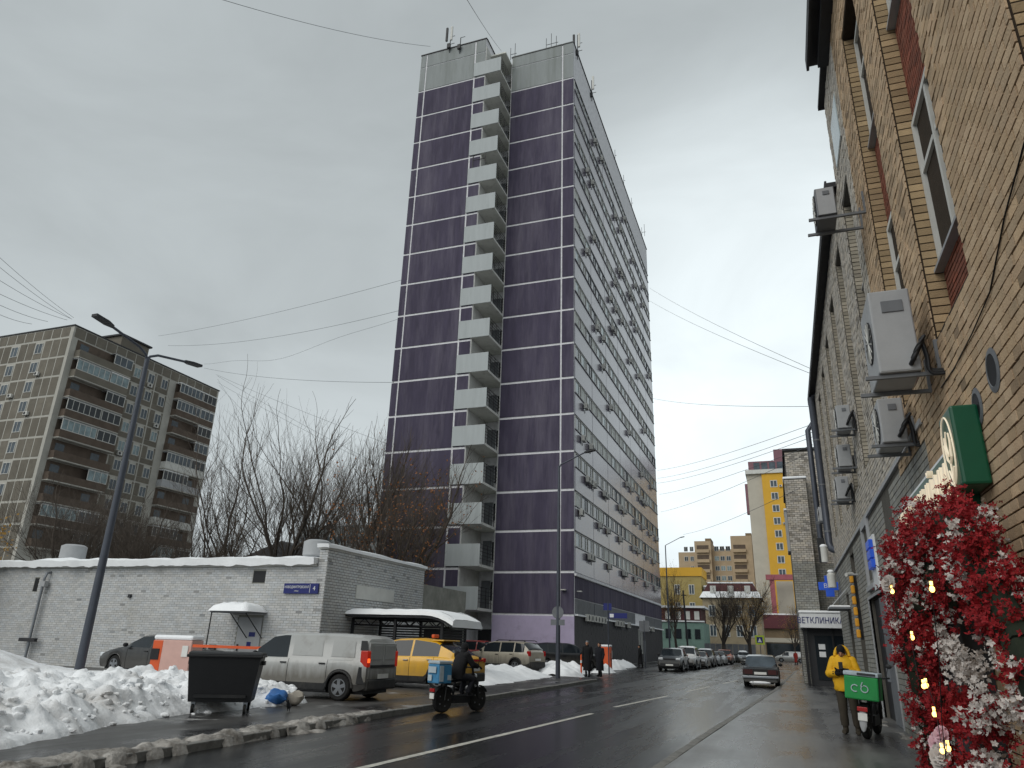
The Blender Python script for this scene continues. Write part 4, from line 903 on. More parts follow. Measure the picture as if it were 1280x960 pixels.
# roof ventilators, gas riser
for x, y, l in ((-34.2, 27.5, 'squat round galvanised roof ventilator beside the double-arm lamp pole'), (-19.6, 27.8, 'squat round galvanised roof ventilator near the raised end wall')):
    t = thing('roof_ventilator', l, 'ventilator', (x, y, 4.55)); m = MB(); m.lathe([(.38, -.2), (.38, .45)], n=18); m.build('neck', 'steel', t, smooth=40); m = MB(); m.lathe([(.55, .45), (.60, .5), (.60, 1.1), (.45, 1.18)], n=20); m.build('cowl', 'light_grey', t, smooth=40)
t = thing('gas_riser', 'pale gas pipe riser with a bent top against the white brick', 'pipe', (-32.3, LY-.2, .1)); m = MB(); m.tube([(0, 0, 0), (0, 0, 3.7), (.1, .0, 3.95), (.1, .19, 4.0)], .06, 8); m.build('pipe', 'steel', t, smooth=60); m = MB(); m.tube([(.18, .0, .3), (.18, 0, 3.4)], .02, 6); m.box(-.1, .22, -.1, .1, 3.35, 3.6); m.build('valve', 'light_grey', t); m = MB(); m.box(-.5, .5, -.15, .0, .95, 1.1); m.build('floodlight', 'dark_grey', t)
# ------------------------------------------------------------ slatted container shelter
sh = thing('container_shelter', 'black slatted container shelter with a thick snow layer on its arched roof', 'shelter', (-15.0, 28.0, .09))
m = MB()
for x in (-1.9, 0.1, 2.2): 
    for y in (-.9, 1.4): m.box(x-.05, x+.05, y-.05, y+.05, 0, 2.3)
m.build('post', 'black_metal', sh); m = MB()
for y in (-.9, 1.4):
    m = MB(); m.tube([(-1.95, y, 2.3), (2.25, y, 2.3)], .04, 4); m.tube([(-1.95, y, 2.05), (2.25, y, 2.05)], .03, 4)
    for i in range(14): m.tube([(-1.95+.3*i, y, 2.05 if i % 2 else 2.3), (-1.65+.3*i, y, 2.3 if i % 2 else 2.05)], .02, 4)
    m.build('truss', 'black_metal', sh)
for i in range(16):
    z = .35+i*.105
    q = MB(); q.box(-1.85, 2.15, 1.40, 1.43, z, z+.06); q.build('slat', 'dark_grey', sh)
    if i > 4: q = MB(); q.box(2.2, 2.23, -.85, 1.35, z, z+.06); q.build('slat', 'dark_grey', sh)
q = MB(); q.box(.3, 2.1, 1.3, 1.38, .3, 2.0); q.build('back_panel', 'black_metal', sh)
m = MB(); n_ = 16
for i in range(n_):
    def pt(a, y, e): x = -2.15+5.0*a/n_; z = 2.36+e-(max(0, (x-1.6)/1.25))**2*.38-(.12*max(0, 1-a) if e > .1 else 0); return (x, y, z)
    for e0, e1 in ((0, .05),):
        m.face([pt(i, -1.3, .05), pt(i+1, -1.3, .05), pt(i+1, 1.7, .05), pt(i, 1.7, .05)]); m.face([pt(i, -1.3, 0), pt(i, 1.7, 0), pt(i+1, 1.7, 0), pt(i+1, -1.3, 0)]); m.face([pt(i, -1.3, 0), pt(i+1, -1.3, 0), pt(i+1, -1.3, .05), pt(i, -1.3, .05)])
m.build('roof_sheet', 'dark_grey', sh, fix=True)
m = MB()
for i in range(n_):
    ys = [-1.36, -1.3, -1.1, .2, 1.5, 1.72]; es = [.04, .2, .27, .29, .27, .06]
    for (y0, e0), (y1, e1) in zip(zip(ys, es), zip(ys[1:], es[1:])):
        w0 = 1+.15*fbm(i*.5, y0, 2); w1 = 1+.15*fbm((i+1)*.5, y0, 2)
        m.face([pt(i, y0, .055+e0*w0), pt(i+1, y0, .055+e0*w1), pt(i+1, y1, .055+e1*w1), pt(i, y1, .055+e1*w0)])
for a in (0, n_): m.face([pt(a, y, .055+e) for y, e in zip(ys, es)]+[pt(a, 1.72, .05), pt(a, -1.36, .05)])
m.build('roof_snow', 'snow', sh, smooth=60, fix=True)
# ------------------------------------------------------------ twelve-storey panel block, far left
AX, AY, AL, FH, NF = -86.6, 62.0, 27.7, 2.78, 14
ap = thing('panel_block', 'grey brown panel apartment block with stacked glazed loggias', 'building', (AX, AY, 0))
def AP(o): o.parent = ap; o.matrix_parent_inverse = Matrix.Translation((-AX, -AY, 0)); return o
AZ = 40.3
AP(B('wall', 'panel_joint', None, (AX-45, AX-.03, AY+.03, AY+AL, 0, AZ)))
ra = random.Random(9)
zf = lambda k: AZ-1.6-FH*(NF-k)
# front face (towards the camera): 3 panels a floor per 3.2 m module, some with windows
acs = MB(); pan = []
def apanel(x0, x1, z0, z1): AP(B('panel', 'panel_brown', None, (x0, x1, AY-.0, AY+.05, z0, z1)))
mods = [2.2, 1.2, 1.2, 1.2, 1.2, 1.2, 1.2, 1.2, 1.2, 1.2, 1.2]
winat = {4, 7, 10}
for k in range(3, NF):
    x = AX-.6
    for i in range(1, 11):
        x1 = x; x0 = x-1.3 if i not in winat else x-1.5; x = x0-.2
        if i in winat:
            apanel(x0, x1, zf(k)+.1, zf(k)+.85); window('window', None, (x0+.1, AY+.02, zf(k)+.9), (1, 0, 0), (0, -1, 0), x1-x0-.2, 1.5, 'off_white', 'glass_mid', (.45,)).parent = ap
        else: apanel(x0, x1, zf(k)+.14, zf(k)+FH-.16)
for ch in ap.children:
    if ch.name.startswith('window'): ch.matrix_parent_inverse = Matrix.Translation((-AX, -AY, 0))
x = AX-.6
for i in range(8): apanel(x-1.6, x-.1, AZ-1.45, AZ-.15); x -= 1.72
# right-hand face (x = AX): loggia stacks at both ends, windows between
def spanel(y0, y1, z0, z1, mt='panel_brown'): AP(B('panel', mt, None, (AX-.05, AX, y0, y1, z0, z1)))
LG = [(.9, 9.4), (18.6, 26.6)]; WCOL = [10.6, 13.2, 15.8]
for k in range(4, NF):
    z = zf(k)
    for j, (a, b) in enumerate(LG):
        t = AP(B('loggia', 'loggia_dark', None, (AX-.06, AX-.02, AY+a, AY+b, z+.1, z+FH-.1)))
        m = MB(); m.box(AX-.02, AX+1.0, AY+a, AY+b, z+.0, z+.14); m.build('slab', 'panel_joint', t)
        pm = ra.choice(['loggia_dark', 'loggia_dark', 'panel_brown', 'off_white', 'light_grey']) if j else ra.choice(['loggia_dark', 'loggia_dark', 'panel_brown'])
        m = MB(); m.box(AX+.92, AX+1.0, AY+a, AY+b, z+.145, z+1.12); m.box(AX, AX+.91, AY+a, AY+a+.06, z+.145, z+1.12); m.build('parapet', pm, t)
        mid = a+(b-a)*.62
        for (p, q) in ((a, mid), (mid+.05, b)):
            if ra.random() < (.78 if k > 8 else .55):
                w_ = window('glazing', None, (AX+.93, AY+p+.04, z+1.14), (0, 1, 0), (1, 0, 0), q-p-.1, 1.45, 'off_white', ra.choice(['glass_pale', 'glass_mid', 'glass_mid', 'glass_pale', 'glass']), tuple(i/6 for i in range(1, 6)) if p == a else (.33, .66), None, fr=.08); w_.parent = t
                m = MB(); m.box(AX, AX+1.02, AY+p, AY+q, z+2.6, z+2.68); m.build('loggia_snow', 'snow' if ra.random() < .5 else 'light_grey', t)
            else:
                m = MB(); m.box(AX-.015, AX+.0, AY+p+.6, AY+p+1.9, z+.9, z+2.3); m.build('window', 'glass_mid', t)
                m = MB(); 
                for i in range(10): m.box(AX+.94, AX+.97, AY+p+(q-p)*i/10, AY+p+(q-p)*i/10+.03, z+.6, z+1.25)
                m.build('railing', 'dark_grey', t)
    for y in WCOL:
        spanel(AY+y-.95, AY+y+1.4, z+.1, z+.82); spanel(AY+y-.95, AY+y-.1, z+.86, z+FH-.1); spanel(AY+y+1.15, AY+y+1.4, z+.86, z+FH-.1); 
        w_ = window('window', None, (AX-.02, AY+y, z+.9), (0, 1, 0), (1, 0, 0), 1.15, 1.45, 'off_white', ra.choice(['glass_mid', 'glass_mid', 'glass_pale']), (.5,)); AP(w_)
    if k % 3 == 0: 
        q = acp if False else None
for i in range(16): spanel(AY+.3+i*1.7, AY+1.85+i*1.7, AZ-1.5, AZ-.15)
AP(B('roof_edge', 'dark_grey', None, (AX-45, AX+.1, AY-.1, AY+AL+.1, AZ+.002, AZ+.16)))
AP(B('roof_hut', 'panel_brown', None, (AX-7, AX-2, AY+9, AY+14, AZ+.165, AZ+2.6))); AP(B('roof_hut_cap', 'dark_grey', None, (AX-7.3, AX-1.7, AY+8.7, AY+14.3, AZ+2.605, AZ+2.85)))
for i, (dx, k) in enumerate(((-4.6, 12), (-8.6, 11), (-4.6, 10))):
    o = dup(acp); o.location = (AX+dx, AY-.02, zf(k)+.3); o.rotation_euler = (0, 0, R(-90)); tag(o, f'small white air conditioner under a {ORD[13-k+1]}-from-top floor window of the panel block', 'air conditioner', 'air conditioners on the panel block')
for i, (y, k) in enumerate(((13.0, 13), (10.4, 9), (15.6, 11))):
    o = dup(acp); o.location = (AX+.02, AY+y+.6, zf(k)+.2); tag(o, f'small white air conditioner between the loggia stacks, {ORD[14-k]} floor from the top', 'air conditioner', 'air conditioners on the panel block')
# ------------------------------------------------------------ background buildings
def bpart(root, x, y):
    def f(o): o.parent = root; o.matrix_parent_inverse = Matrix.Translation((-x, -y, 0)); return o
    return f
rg = random.Random(31)
# beige brick block
mat('beige_brick', '#ad9a80', .9, .12, .6, .2, 20); mat('beige_dark', '#7c6c56', .9, .12, .6)
bb = thing('beige_block', 'beige brick apartment block with stepped roof and recessed balcony columns', 'building', (-18, 235, 0)); f = bpart(bb, -18, 235)
f(B('wall', 'beige_brick', None, (-30, -24.6, 236, 250, 0, 30.4), (-24.59, -19.6, 233, 250, 0, 33.4), (-19.59, -13.6, 236, 250, 0, 31.2), (-13.59, -7.4, 233, 250, 0, 34.8), (-7.39, 2, 236, 250, 0, 32.4)))
f(B('roof_hut', 'beige_dark', None, (-21.5, -19.7, 236, 244, 33.42, 34.6), (-9.2, -7.4, 236, 244, 34.82, 36)))
for k in range(5, 11):
    z = 3.0*k-.2
    for x in (-24.2, -13.2):
        w_ = 3.6; t = f(B('balcony', 'loggia_dark', None, (x+.3, x+.3+w_, 232.96, 232.995, z+.95, z+2.3))); B('parapet', 'beige_brick', t, (x+.2, x+.4+w_, 232.2, 232.95, z, z+.95))
    for x in (-28.2, -26.4, -18.9, -17.2, -15.4, -5.6, -2.6):
        if x == -28.2 and k < 9: continue
        g_ = window('window', None, (x, 235.98, z+.8), (1, 0, 0), (0, -1, 0), 1.4 if x > -20 else 1.2, 1.5, 'off_white', rg.choice(['glass_mid', 'glass', 'glass_pale']), (.5,), None, fr=.1); f(g_)
    for x in (-19.0,): pass
# yellow tower with a white side
mat('yellow_wall', '#d2a338', .8, .08, .4); mat('pale_wall', '#b7b1a3', .85, .1, .4); mat('pink_steel', '#94525a', .6, .15, 1); mat('roof_mauve', '#7d5a62', .7, .15, 1)
yt = thing('yellow_tower', 'tall yellow and pale grey apartment tower with a mauve roof storey', 'building', (0, 200, 0)); f = bpart(yt, 0, 200)
f(B('wall', 'yellow_wall', None, (-2.4, 9.5, 200, 215, 0, 46.5))); f(B('pale_side', 'pale_wall', None, (-6.2, -2.41, 200.5, 215, 0, 46.5)))
f(B('cornice', 'off_white', None, (-6.5, 9.8, 199.6, 215, 46.52, 47.6))); f(B('roof_storey', 'roof_mauve', None, (-5.6, 9, 201, 214, 47.62, 50.2), (1.2, 8, 202, 213, 50.22, 53.5))); 
for x in (-4.2, -2.2, -.2, 1.8, 3.8): f(B('window', 'glass_mid', None, (x, x+1.5, 200.9, 200.99, 47.9, 49.8)))
f(B('oriel', 'roof_mauve', None, (-6.9, -6.21, 200.5, 203, 36, 44)))
for k in range(10):
    z = 13+3.3*k
    for x in (-.4, 3.6): f(window('window', None, (x, 199.99, z), (1, 0, 0), (0, -1, 0), 1.8, 1.9, 'off_white', 'glass_mid', (.5,), None, fr=.16))
    if k in (1, 6, 9): o = dup(acp); o.location = (2.2, 199.9, z); o.rotation_euler = (0, 0, R(-90)); tag(o, f'tiny air conditioner on the yellow tower, {ORD[k+1]} window row up', 'air conditioner', 'air conditioners on the yellow tower')
# red steel portal and low pavilion at the end of the street
pv = thing('red_pavilion', 'low pavilion with a maroon fascia closing the end of the street', 'building', (0, 172, 0)); f = bpart(pv, 0, 172)
mat('maroon', '#5f3238', .7, .15, .8)
f(B('wall', 'beige_dark', None, (-4.6, 14, 172, 182, 0, 6.2))); f(B('fascia', 'maroon', None, (-5, 14, 171.4, 182, 6.22, 9.0))); f(B('shopfront', 'glass', None, (-4.2, 12, 171.9, 171.99, .6, 3.2))); f(B('roof_snow', 'snow', None, (-4.9, 14, 171.5, 182, 9.02, 9.3)))
f(B('band', 'pale_wall', None, (-4.6, 14, 171.85, 171.99, 3.4, 4.3)))
pr = thing('red_portal', 'tall pinkish red steel portal frame standing before the yellow tower', 'frame', (0, 186, 0)); f = bpart(pr, 0, 186)
f(B('column', 'pink_steel', None, (-2.6, -1.5, 186, 187, 9.3, 17.6))); f(B('column', 'pink_steel', None, (6.4, 7.5, 186, 187, 9.3, 17.6))); f(B('beam', 'pink_steel', None, (-3.4, 8.5, 185.7, 187.3, 17.62, 18.8))); f(B('back_wall', 'pale_wall', None, (-1.2, 2.6, 190, 191, 9.3, 17.6)))
# yellow house, green low house, mansard house
mat('yellow_pale', '#a5945f', .85, .12, .5, dirt='#8d7838', damt=.3); mat('green_wall', '#7b968c', .85, .12, .5, dirt='#47665c', damt=.3); mat('stucco', '#a3957c', .9, .14, .5, dirt='#7b7060', damt=.4); mat('roof_red', '#4c2a2c', .75, .2, 1)
yh = thing('yellow_house', 'two-tone yellow house standing behind the green low house', 'building', (-18, 150, 0)); f = bpart(yh, -18, 150)
f(B('wall', 'yellow_pale', None, (-26, -14.9, 150, 160, 0, 15.2))); f(B('cornice', 'yellow_wall', None, (-26.2, -14.7, 149.8, 160, 15.22, 16.9)))
for x in (-20.2, -17.4): 
    for z in (8.3, 11.7): f(window('window', None, (x, 149.99, z), (1, 0, 0), (0, -1, 0), 1.1, 1.9, 'off_white', 'glass_mid', (.5,), None, fr=.12))
f(B('side_gable', 'light_grey', None, (-14.6, -11.2, 151, 159, 0, 13.2))); f(B('gable_roof', 'snow', None, (-14.6, -9.6, 150.8, 159, 13.22, 13.5)))
gh = thing('green_house', 'low mint green house with a snowy roof behind the parked cars', 'building', (-16, 125, 0)); f = bpart(gh, -16, 125)
f(B('wall', 'green_wall', None, (-22, -12.4, 125, 134, 0, 5.6))); f(B('upper_storey', 'roof_red', None, (-22, -12.9, 125.6, 134, 5.62, 7.9))); f(B('roof_snow', 'snow', None, (-22, -12.2, 125.2, 134, 7.92, 8.25))); f(B('ledge_snow', 'snow', None, (-22, -12.3, 124.8, 125.6, 5.7, 5.9)))
for x in (-18.6, -16.9, -15.4, -13.9): f(B('window', 'glass', None, (x, x+.85, 124.9, 124.99, 3.1, 4.6))); f(B('window', 'off_white', None, (x, x+.8, 125.5, 125.59, 6.1, 7.4)))
mh = thing('mansard_house', 'pale stucco house with a dark red snowy mansard roof behind bare trees', 'building', (-9, 140, 0)); f = bpart(mh, -9, 140)
f(B('wall', 'stucco', None, (-13.9, -3.9, 140, 152, 0, 10.4))); 
m = MB(); a = [(-14.4, 139.5, 10.42), (-3.4, 139.5, 10.42), (-3.4, 152, 10.42), (-14.4, 152, 10.42)]; b = [(-12.8, 141.2, 13.1), (-5, 141.2, 13.1), (-5, 150, 13.1), (-12.8, 150, 13.1)]
for i in range(4): m.face([a[i], a[(i+1) % 4], b[(i+1) % 4], b[i]])
m.face(b); f(m.build('mansard_roof', 'roof_red'))
m = MB(); c = [tuple(lerp(p, q, .42) for p, q in zip(u, v)) for u, v in zip(a, b)]
for i in range(4): m.face([(p[0], p[1], p[2]+.06) for p in (a[i], a[(i+1) % 4], c[(i+1) % 4], c[i])])
f(m.build('eaves_snow', 'snow')); f(B('roof_snow', 'snow', None, (-12.9, -4.9, 141.1, 150, 13.12, 13.35)))
for x in (-12.9, -10.6, -8.3, -6.0):
    for z in (3.8, 7.2): f(window('window', None, (x, 139.99, z), (1, 0, 0), (0, -1, 0), 1.2, 2.0, 'off_white', 'glass_mid', (.5,), None, fr=.12))
for x in (-12.4, -9.3, -6.4): f(B('dormer', 'off_white', None, (x, x+1.0, 139.9, 141, 11.3, 12.6)))
# pale slab block behind the bare trees
db = thing('pale_slab_block', 'long pale grey slab block seen through the bare trees', 'building', (-88, 141, 0)); f = bpart(db, -88, 141)
mat('slab_grey', '#8f9698', .9, .1, .3); f(B('wall', 'slab_grey', None, (-105, -60, 141, 155, 0, 25.8))); f(B('roof_hut', 'slab_grey', None, (-80, -76, 143, 150, 25.82, 28.6)))
for k in range(7): f(B('window_row', 'glass_mid', None, *[(-104+i*3.1, -102.7+i*3.1, 140.9, 140.99, 3.2+k*3.1, 4.7+k*3.1) for i in range(14)]))
br2 = thing('dark_low_house', 'dark brown low house half hidden behind the bare trees', 'building', (-52, 70, 0)); f = bpart(br2, -52, 70); f(B('wall', 'loggia_dark', None, (-62, -46, 70, 80, 0, 9))); m = MB(); m.prism([(-62.5, 9.02), (-45.5, 9.02), (-54, 12)], 69.5, 80.5, 'y'); f(m.build('roof', 'dark_grey'))
fe = thing('fence', 'grey sheet metal fence beyond the last parked car', 'fence', (-5, 112, 0))
for i in range(9): m = MB(); m.box(-6.2+i*.78, -5.46+i*.78, 0, .05, .05, 2.4); m.build('sheet_panel', 'mid_grey', fe)
# ------------------------------------------------------------ bare trees
def tree(name, label, x, y, h, seed, spread=.5, lean=(0, 0), trunk=.26, depth=6, group='bare trees', leaves=None, low=.22, zb=0, nlf=0, twigs=1.0):
    rt = random.Random(seed); t = thing(name, label, 'tree', (x, y, zb), 0, group); tr, tw_ = MB(), MB(); tips = []
    def grow(p, d, L, r, lv):
        pts = [p]; q = p; dd = d.copy(); k = 4 if lv < 3 else 3
        for i in range(k):
            dd = (dd+Vector((rt.gauss(0, .10), rt.gauss(0, .10), rt.gauss(.05, .05)))).normalized(); q = q+dd*L/k; pts.append(q)
        r1 = r*.62 if lv else r*.7
        rr = [lerp(r, r1, i/k) for i in range(k+1)]
        (tr if lv < 2 else tw_).tube(pts, rr, 7 if lv == 0 else 5 if lv < 3 else 3, cap=False)
        if lv >= depth or r1 < .004: tips.append((pts[-1], dd)); return
        n_ = rt.choice([6, 7]) if lv == 0 else rt.choice([4, 4, 5]) if lv < 3 else rt.choice([3, 4]) if lv < 5 else rt.choice([2, 3])
        for i in range(n_):
            u = 1.0 if i == 0 else rt.uniform(.25 if lv else .55, .97); b = pts[0]; j = u*k; a_ = min(k-1, int(j)); b = pts[a_].lerp(pts[a_+1], j-a_)
            if i == 0: nd = (dd+Vector((rt.gauss(0, .15), rt.gauss(0, .15), .10))).normalized(); nl = L*rt.uniform(.66, .82); nr = r1
            else:
                s_ = dd.orthogonal().normalized(); ang = rt.random()*6.283; s_ = Matrix.Rotation(ang, 3, dd) @ s_
                nd = (dd*math.cos(spread)+s_*math.sin(spread*rt.uniform(.75, 1.35))+Vector((0, 0, .16))).normalized(); nl = L*rt.uniform(.5, .8)*(1.15 if lv == 0 else 1); nr = lerp(r, r1, u)*rt.uniform(.42, .62)
            grow(b, nd, nl, max(nr, .0065), lv+1)
    grow(Vector((0, 0, 0)), Vector((lean[0], lean[1], 1)).normalized(), h*low+h*.1, trunk, 0)
    tr.build('trunk', 'bark', t, smooth=50); tw_.build('crown', 'twig', t)
    if leaves:
        lf = MB()
        for p, d in tips:
            if rt.random() > nlf: continue
            for _ in range(rt.choice([1, 2, 3])):
                c = p+Vector((rt.gauss(0, .16), rt.gauss(0, .16), rt.gauss(-.05, .16))); a = Vector((rt.gauss(0, 1), rt.gauss(0, 1), rt.gauss(0, 1))).normalized(); b = a.orthogonal().normalized(); s_ = rt.uniform(.05, .10)
                lf.face([c-a*s_, c+b*s_*.6, c+a*s_, c-b*s_*.6])
        lf.build('leaves', leaves, t)
    return t
G = 'bare trees behind the low white building'
TL = 'bare tree with many upright limbs behind the low white building'
for i, (x, y, h, ln, tk) in enumerate(((-41.5, 45, 14, (-.25, 0), .2), (-38.5, 44, 17.5, (.0, 0), .24), (-36.3, 46, 17, (.05, 0), .22), (-34.2, 43.5, 19, (.12, 0), .30), (-32.0, 46, 16, (-.1, 0), .2), (-30.4, 44.5, 18.5, (.05, 0), .26), (-28.6, 46, 18.0, (.14, 0), .24), (-26.6, 45, 14, (.12, 0), .2))):
    tree('bare_tree', f'{ORD[i+1]} bare tree behind the white building, counted from the panel block towards the tower', x, y, h*.84, 40+i, .52, ln, tk*.85, 5, G, None, .30)
tree('brown_leaf_tree', 'tree with clinging brown leaves leaning before the purple tower', -23.4, 41.5, 14.5, 77, .52, (.26, 0), .26, 5, None, 'leaf_brown', .22, 0, .22)
tree('brown_leaf_tree', 'slim tree keeping a few dry leaves at the left edge of the purple tower', -24.6, 43, 14, 78, .4, (-.06, 0), .18, 5, None, 'leaf_brown', .22, 0, .16)
G2 = 'bare trees before the panel block'
for i, (x, y, h, ln) in enumerate(((-47, 38, 13, (-.3, 0)), (-44.5, 40, 11, (.25, 0)), (-40, 38.5, 11, (-.3, 0)), (-37.5, 40, 10, (.1, 0)), (-53, 42, 13, (.2, 0)))):
    tree('bare_tree', f'{ORD[(3, 2, 4, 5, 1)[i]-1+1]} spreading bare tree before the panel block, counted towards the purple tower', x, y, h, 60+i, .62, ln, .2, 6, G2)
tree('brown_leaf_tree', 'ochre leaved tree at the far end of the white wall', -36.8, 23.6, 7.5, 91, .5, (0, 0), .12, 5, None, 'leaf_ochre', .2, 0, .6)
tree('bare_tree', 'bare tree with ochre leaves before the yellow house', -15.6, 116, 13, 101, .42, (0, 0), .22, 5, None, 'leaf_ochre', .22, 0, .35)
tree('bare_tree', 'dense bare tree before the mansard house', -8.5, 110, 12, 102, .6, (-.1, 0), .3, 6, None, None, .2)
tree('bare_tree', 'bare tree with ochre leaves right of the mansard house', -5.2, 112, 12, 103, .6, (.1, 0), .28, 6, None, 'leaf_ochre', .2, 0, .22)
tree('bare_tree', 'small bare tree in front of the red portal', 1.0, 160, 13, 104, .5, (0, 0), .2, 5, None, 'leaf_ochre', .2, 0, .2)
tree('snowy_branch_tree', 'low tree with snow dusted limbs behind the white roof', -33.8, 33.9+7, 8.5, 105, .7, (-.45, 0), .17, 5, None)
# ------------------------------------------------------------ street lamps
def lamp_head(mb, p, d, l=.75, hm=0):
    d = Vector(d).normalized(); s_ = Vector((-d.y, d.x, 0)).normalized(); u = Vector((0, 0, 1)); p = Vector(p)
    for a, b, w0, w1 in ((0, .35, .05, .14), (.35, 1, .14, .12)):
        A, B_ = p+d*l*a, p+d*l*b
        q = [A+s_*w0+u*.05, A-s_*w0+u*.05, B_-s_*w1+u*.045, B_+s_*w1+u*.045]; r_ = [v-u*.09 for v in q]
        mb.face(q); mb.face(r_[::-1])
        for i in range(4): mb.face([q[i], r_[i], r_[(i+1) % 4], q[(i+1) % 4]])
lp = thing('street_lamp', 'tall grey street lamp with two opposite arms standing in the snow bank', 'street lamp', (-19.8, 17, .1))
m = MB(); m.tube([(0, 0, -.1), (0, 0, 3.5), (0, 0, 10.4)], [.14, .12, .075], 14); m.build('pole', 'lamp_metal', lp, smooth=50)
for sgn, l in ((-1, 1.55), (1, 1.6)):
    m = MB(); m.tube([(0, 0, 10.2), (0, sgn*.08, 10.45), (0, sgn*.4, 10.62), (0, sgn*l, 10.85)], .045, 8); a = m.build('arm', 'lamp_metal', lp, smooth=50); m = MB(); lamp_head(m, (0, sgn*l, 10.86), (0, sgn, .12)); m.build('lamp_head', 'dark_grey', a)
def single_lamp(x, y, h, label, ext, up=.65):
    t = thing('street_lamp', label, 'street lamp', (x, y, .05)); m = MB(); m.tube([(0, 0, -.05), (0, 0, h*.4), (0, 0, h)], [.12, .1, .065], 12); m.build('pole', 'lamp_metal', t, smooth=50)
    m = MB(); m.tube([(0, 0, h-.15), (.1, 0, h+.08), (.35, 0, h+.18), (ext, 0, h+up)], .04, 8); a = m.build('arm', 'lamp_metal', t, smooth=50); m = MB(); lamp_head(m, (ext, 0, h+up), (1, 0, .2), .6); m.build('lamp_head', 'dark_grey', a); return t
t = single_lamp(-10.56, 35.7, 10.5, 'single-arm street lamp rising before the lilac plinth with round sign on it', 1.4)
m = MB(); m.lathe([(.3, -.09), (.3, -.07)], (0, 0, 3.05), 'y', 20); m.box(-.36, .36, -.09, -.07, 2.45, 2.72); m.box(-.22, .22, -.09, -.07, 4.95, 5.25) if False else None; m.build('sign_back', 'mid_grey', t)
single_lamp(-14.3, 99.2, 14.6, 'distant single-arm street lamp peeping past the far edge of the tower', 2.0, 1.0)
t = single_lamp(-6.0, 150, 9.0, 'small far lamp post beside the mansard house', 1.2)
# sign posts
def post(x, y, h, label, build):
    t = thing('sign_post', label, 'sign post', (x, y, .03)); m = MB(); m.tube([(0, 0, 0), (0, 0, h)], .04, 8); m.build('pole', 'lamp_metal', t); build(t)
def s1(t):
    m = MB(); m.box(.05, 1.15, -.02, .02, 3.15, 3.45); b = m.build('name_plate', 'sign_blue', t); m = MB(); m.box(.1, .34, -.03, -.021, 3.2, 3.4); m.build('plate_symbol', 'sign_white', b)
    m = MB(); m.box(-.28, .22, -.02, .02, 3.6, 4.0); m.build('arrow_plate', 'sign_blue', t)
post(-9.95, 44.2, 4.05, 'sign post with a blue street name plate beside the two pedestrians', s1)
def s2(t): m = MB(); m.box(-.4, .4, -.03, .0, 2.75, 3.55); m.build('plate_back', 'mid_grey', t)
post(-10.6, 60, 3.6, 'post with a square grey sign back by the first parked car', s2)
mat('sign_lime', '#b4c83a', .5, .05, 3)
def s3(t): m = MB(); m.box(-.55, .55, -.04, 0, 2.3, 3.4); b = m.build('lime_border', 'sign_lime', t); m = MB(); m.box(-.35, .35, -.06, -.041, 2.5, 3.2); m.build('crossing_sign', 'sign_blue', b); m = MB(); m.face([(-.25, -.065, 2.58), (.25, -.065, 2.58), (0, -.065, 3.08)]); m.build('sign_triangle', 'sign_white', b)
post(-3.2, 100, 3.5, 'lime bordered pedestrian crossing sign at the street end', s3)
t = thing('utility_pole', 'slim dark utility pole rising behind the parked cars', 'pole', (-12.3, 102, 0)); m = MB(); m.tube([(0, 0, 0), (-.3, 0, 9)], [.14, .1], 8); m.build('pole', 'dark_grey', t); m = MB(); m.box(-.6, .1, -.06, .06, 8.3, 8.42); m.build('crossarm', 'dark_grey', t)
# ------------------------------------------------------------ overhead wires
def ray(px, py, dist):
    d = _fw+_cx*((px-640)/FPX)+_cy*((480-py)/FPX); return Vector((0, 0, EYE))+d.normalized()*dist
def wire(p, q, sag, label, r=.028, wob=0):
    p, q = Vector(p), Vector(q); pts = []
    for i in range(25): u = i/24; v = p.lerp(q, u); v.z -= sag*4*u*(1-u); v.z += wob*math.sin(u*9)*math.sin(u*math.pi); pts.append(v)
    m = MB(); m.tube(pts, r*.62, 4, cap=False); tag(m.build('overhead_wire', 'wire'), label, 'wire', 'overhead wires')
wire(ray(538, 58, 84), ray(240, -12, 50), .6, 'wire running from the left roof corner of the purple tower over the street')
wire(ray(627, 64, 86), ray(575, -15, 40), .2, 'wire rising steeply from beside the top balcony of the tower')
wn = 0
for a in ((0, 318, 92, 397), (0, 332, 90, 399), (0, 352, 88, 398), (0, 372, 84, 400), (0, 386, 60, 402), (0, 398, 40, 405)): wn += 1; wire(ray(a[0]-20, a[1]-14, 80), ray(a[2], a[3], 112), .25, f'{ORD[wn]} wire down of those reaching the roof corner of the panel block', .035)
wn = 0
for a in ((272, 470, 430, 556), (272, 478, 440, 566), (274, 482, 380, 590), (270, 468, 470, 548), (272, 474, 350, 590)): wn += 1; wire(ray(a[0], a[1], 125), ray(510, a[1]+(a[3]-a[1])*(510-a[0])/(a[2]-a[0]), 82), .3, f'{ORD[wn]} wire of the fan leaving the panel block roof towards the bare trees', .026)
MW = 'long cable strung between the panel block and the purple tower'
wire(ray(198, 420, 118), ray(502, 350, 66), .5, 'topmost '+MW); wire(ray(210, 432, 118), ray(500, 388, 66), 1.0, 'second highest '+MW); wire(ray(255, 460, 120), ray(492, 478, 64), .6, 'lowest '+MW); wire(ray(255, 455, 120), ray(500, 398, 66), 1.2, 'wavy slack '+MW, .022, .5)
wn = 0
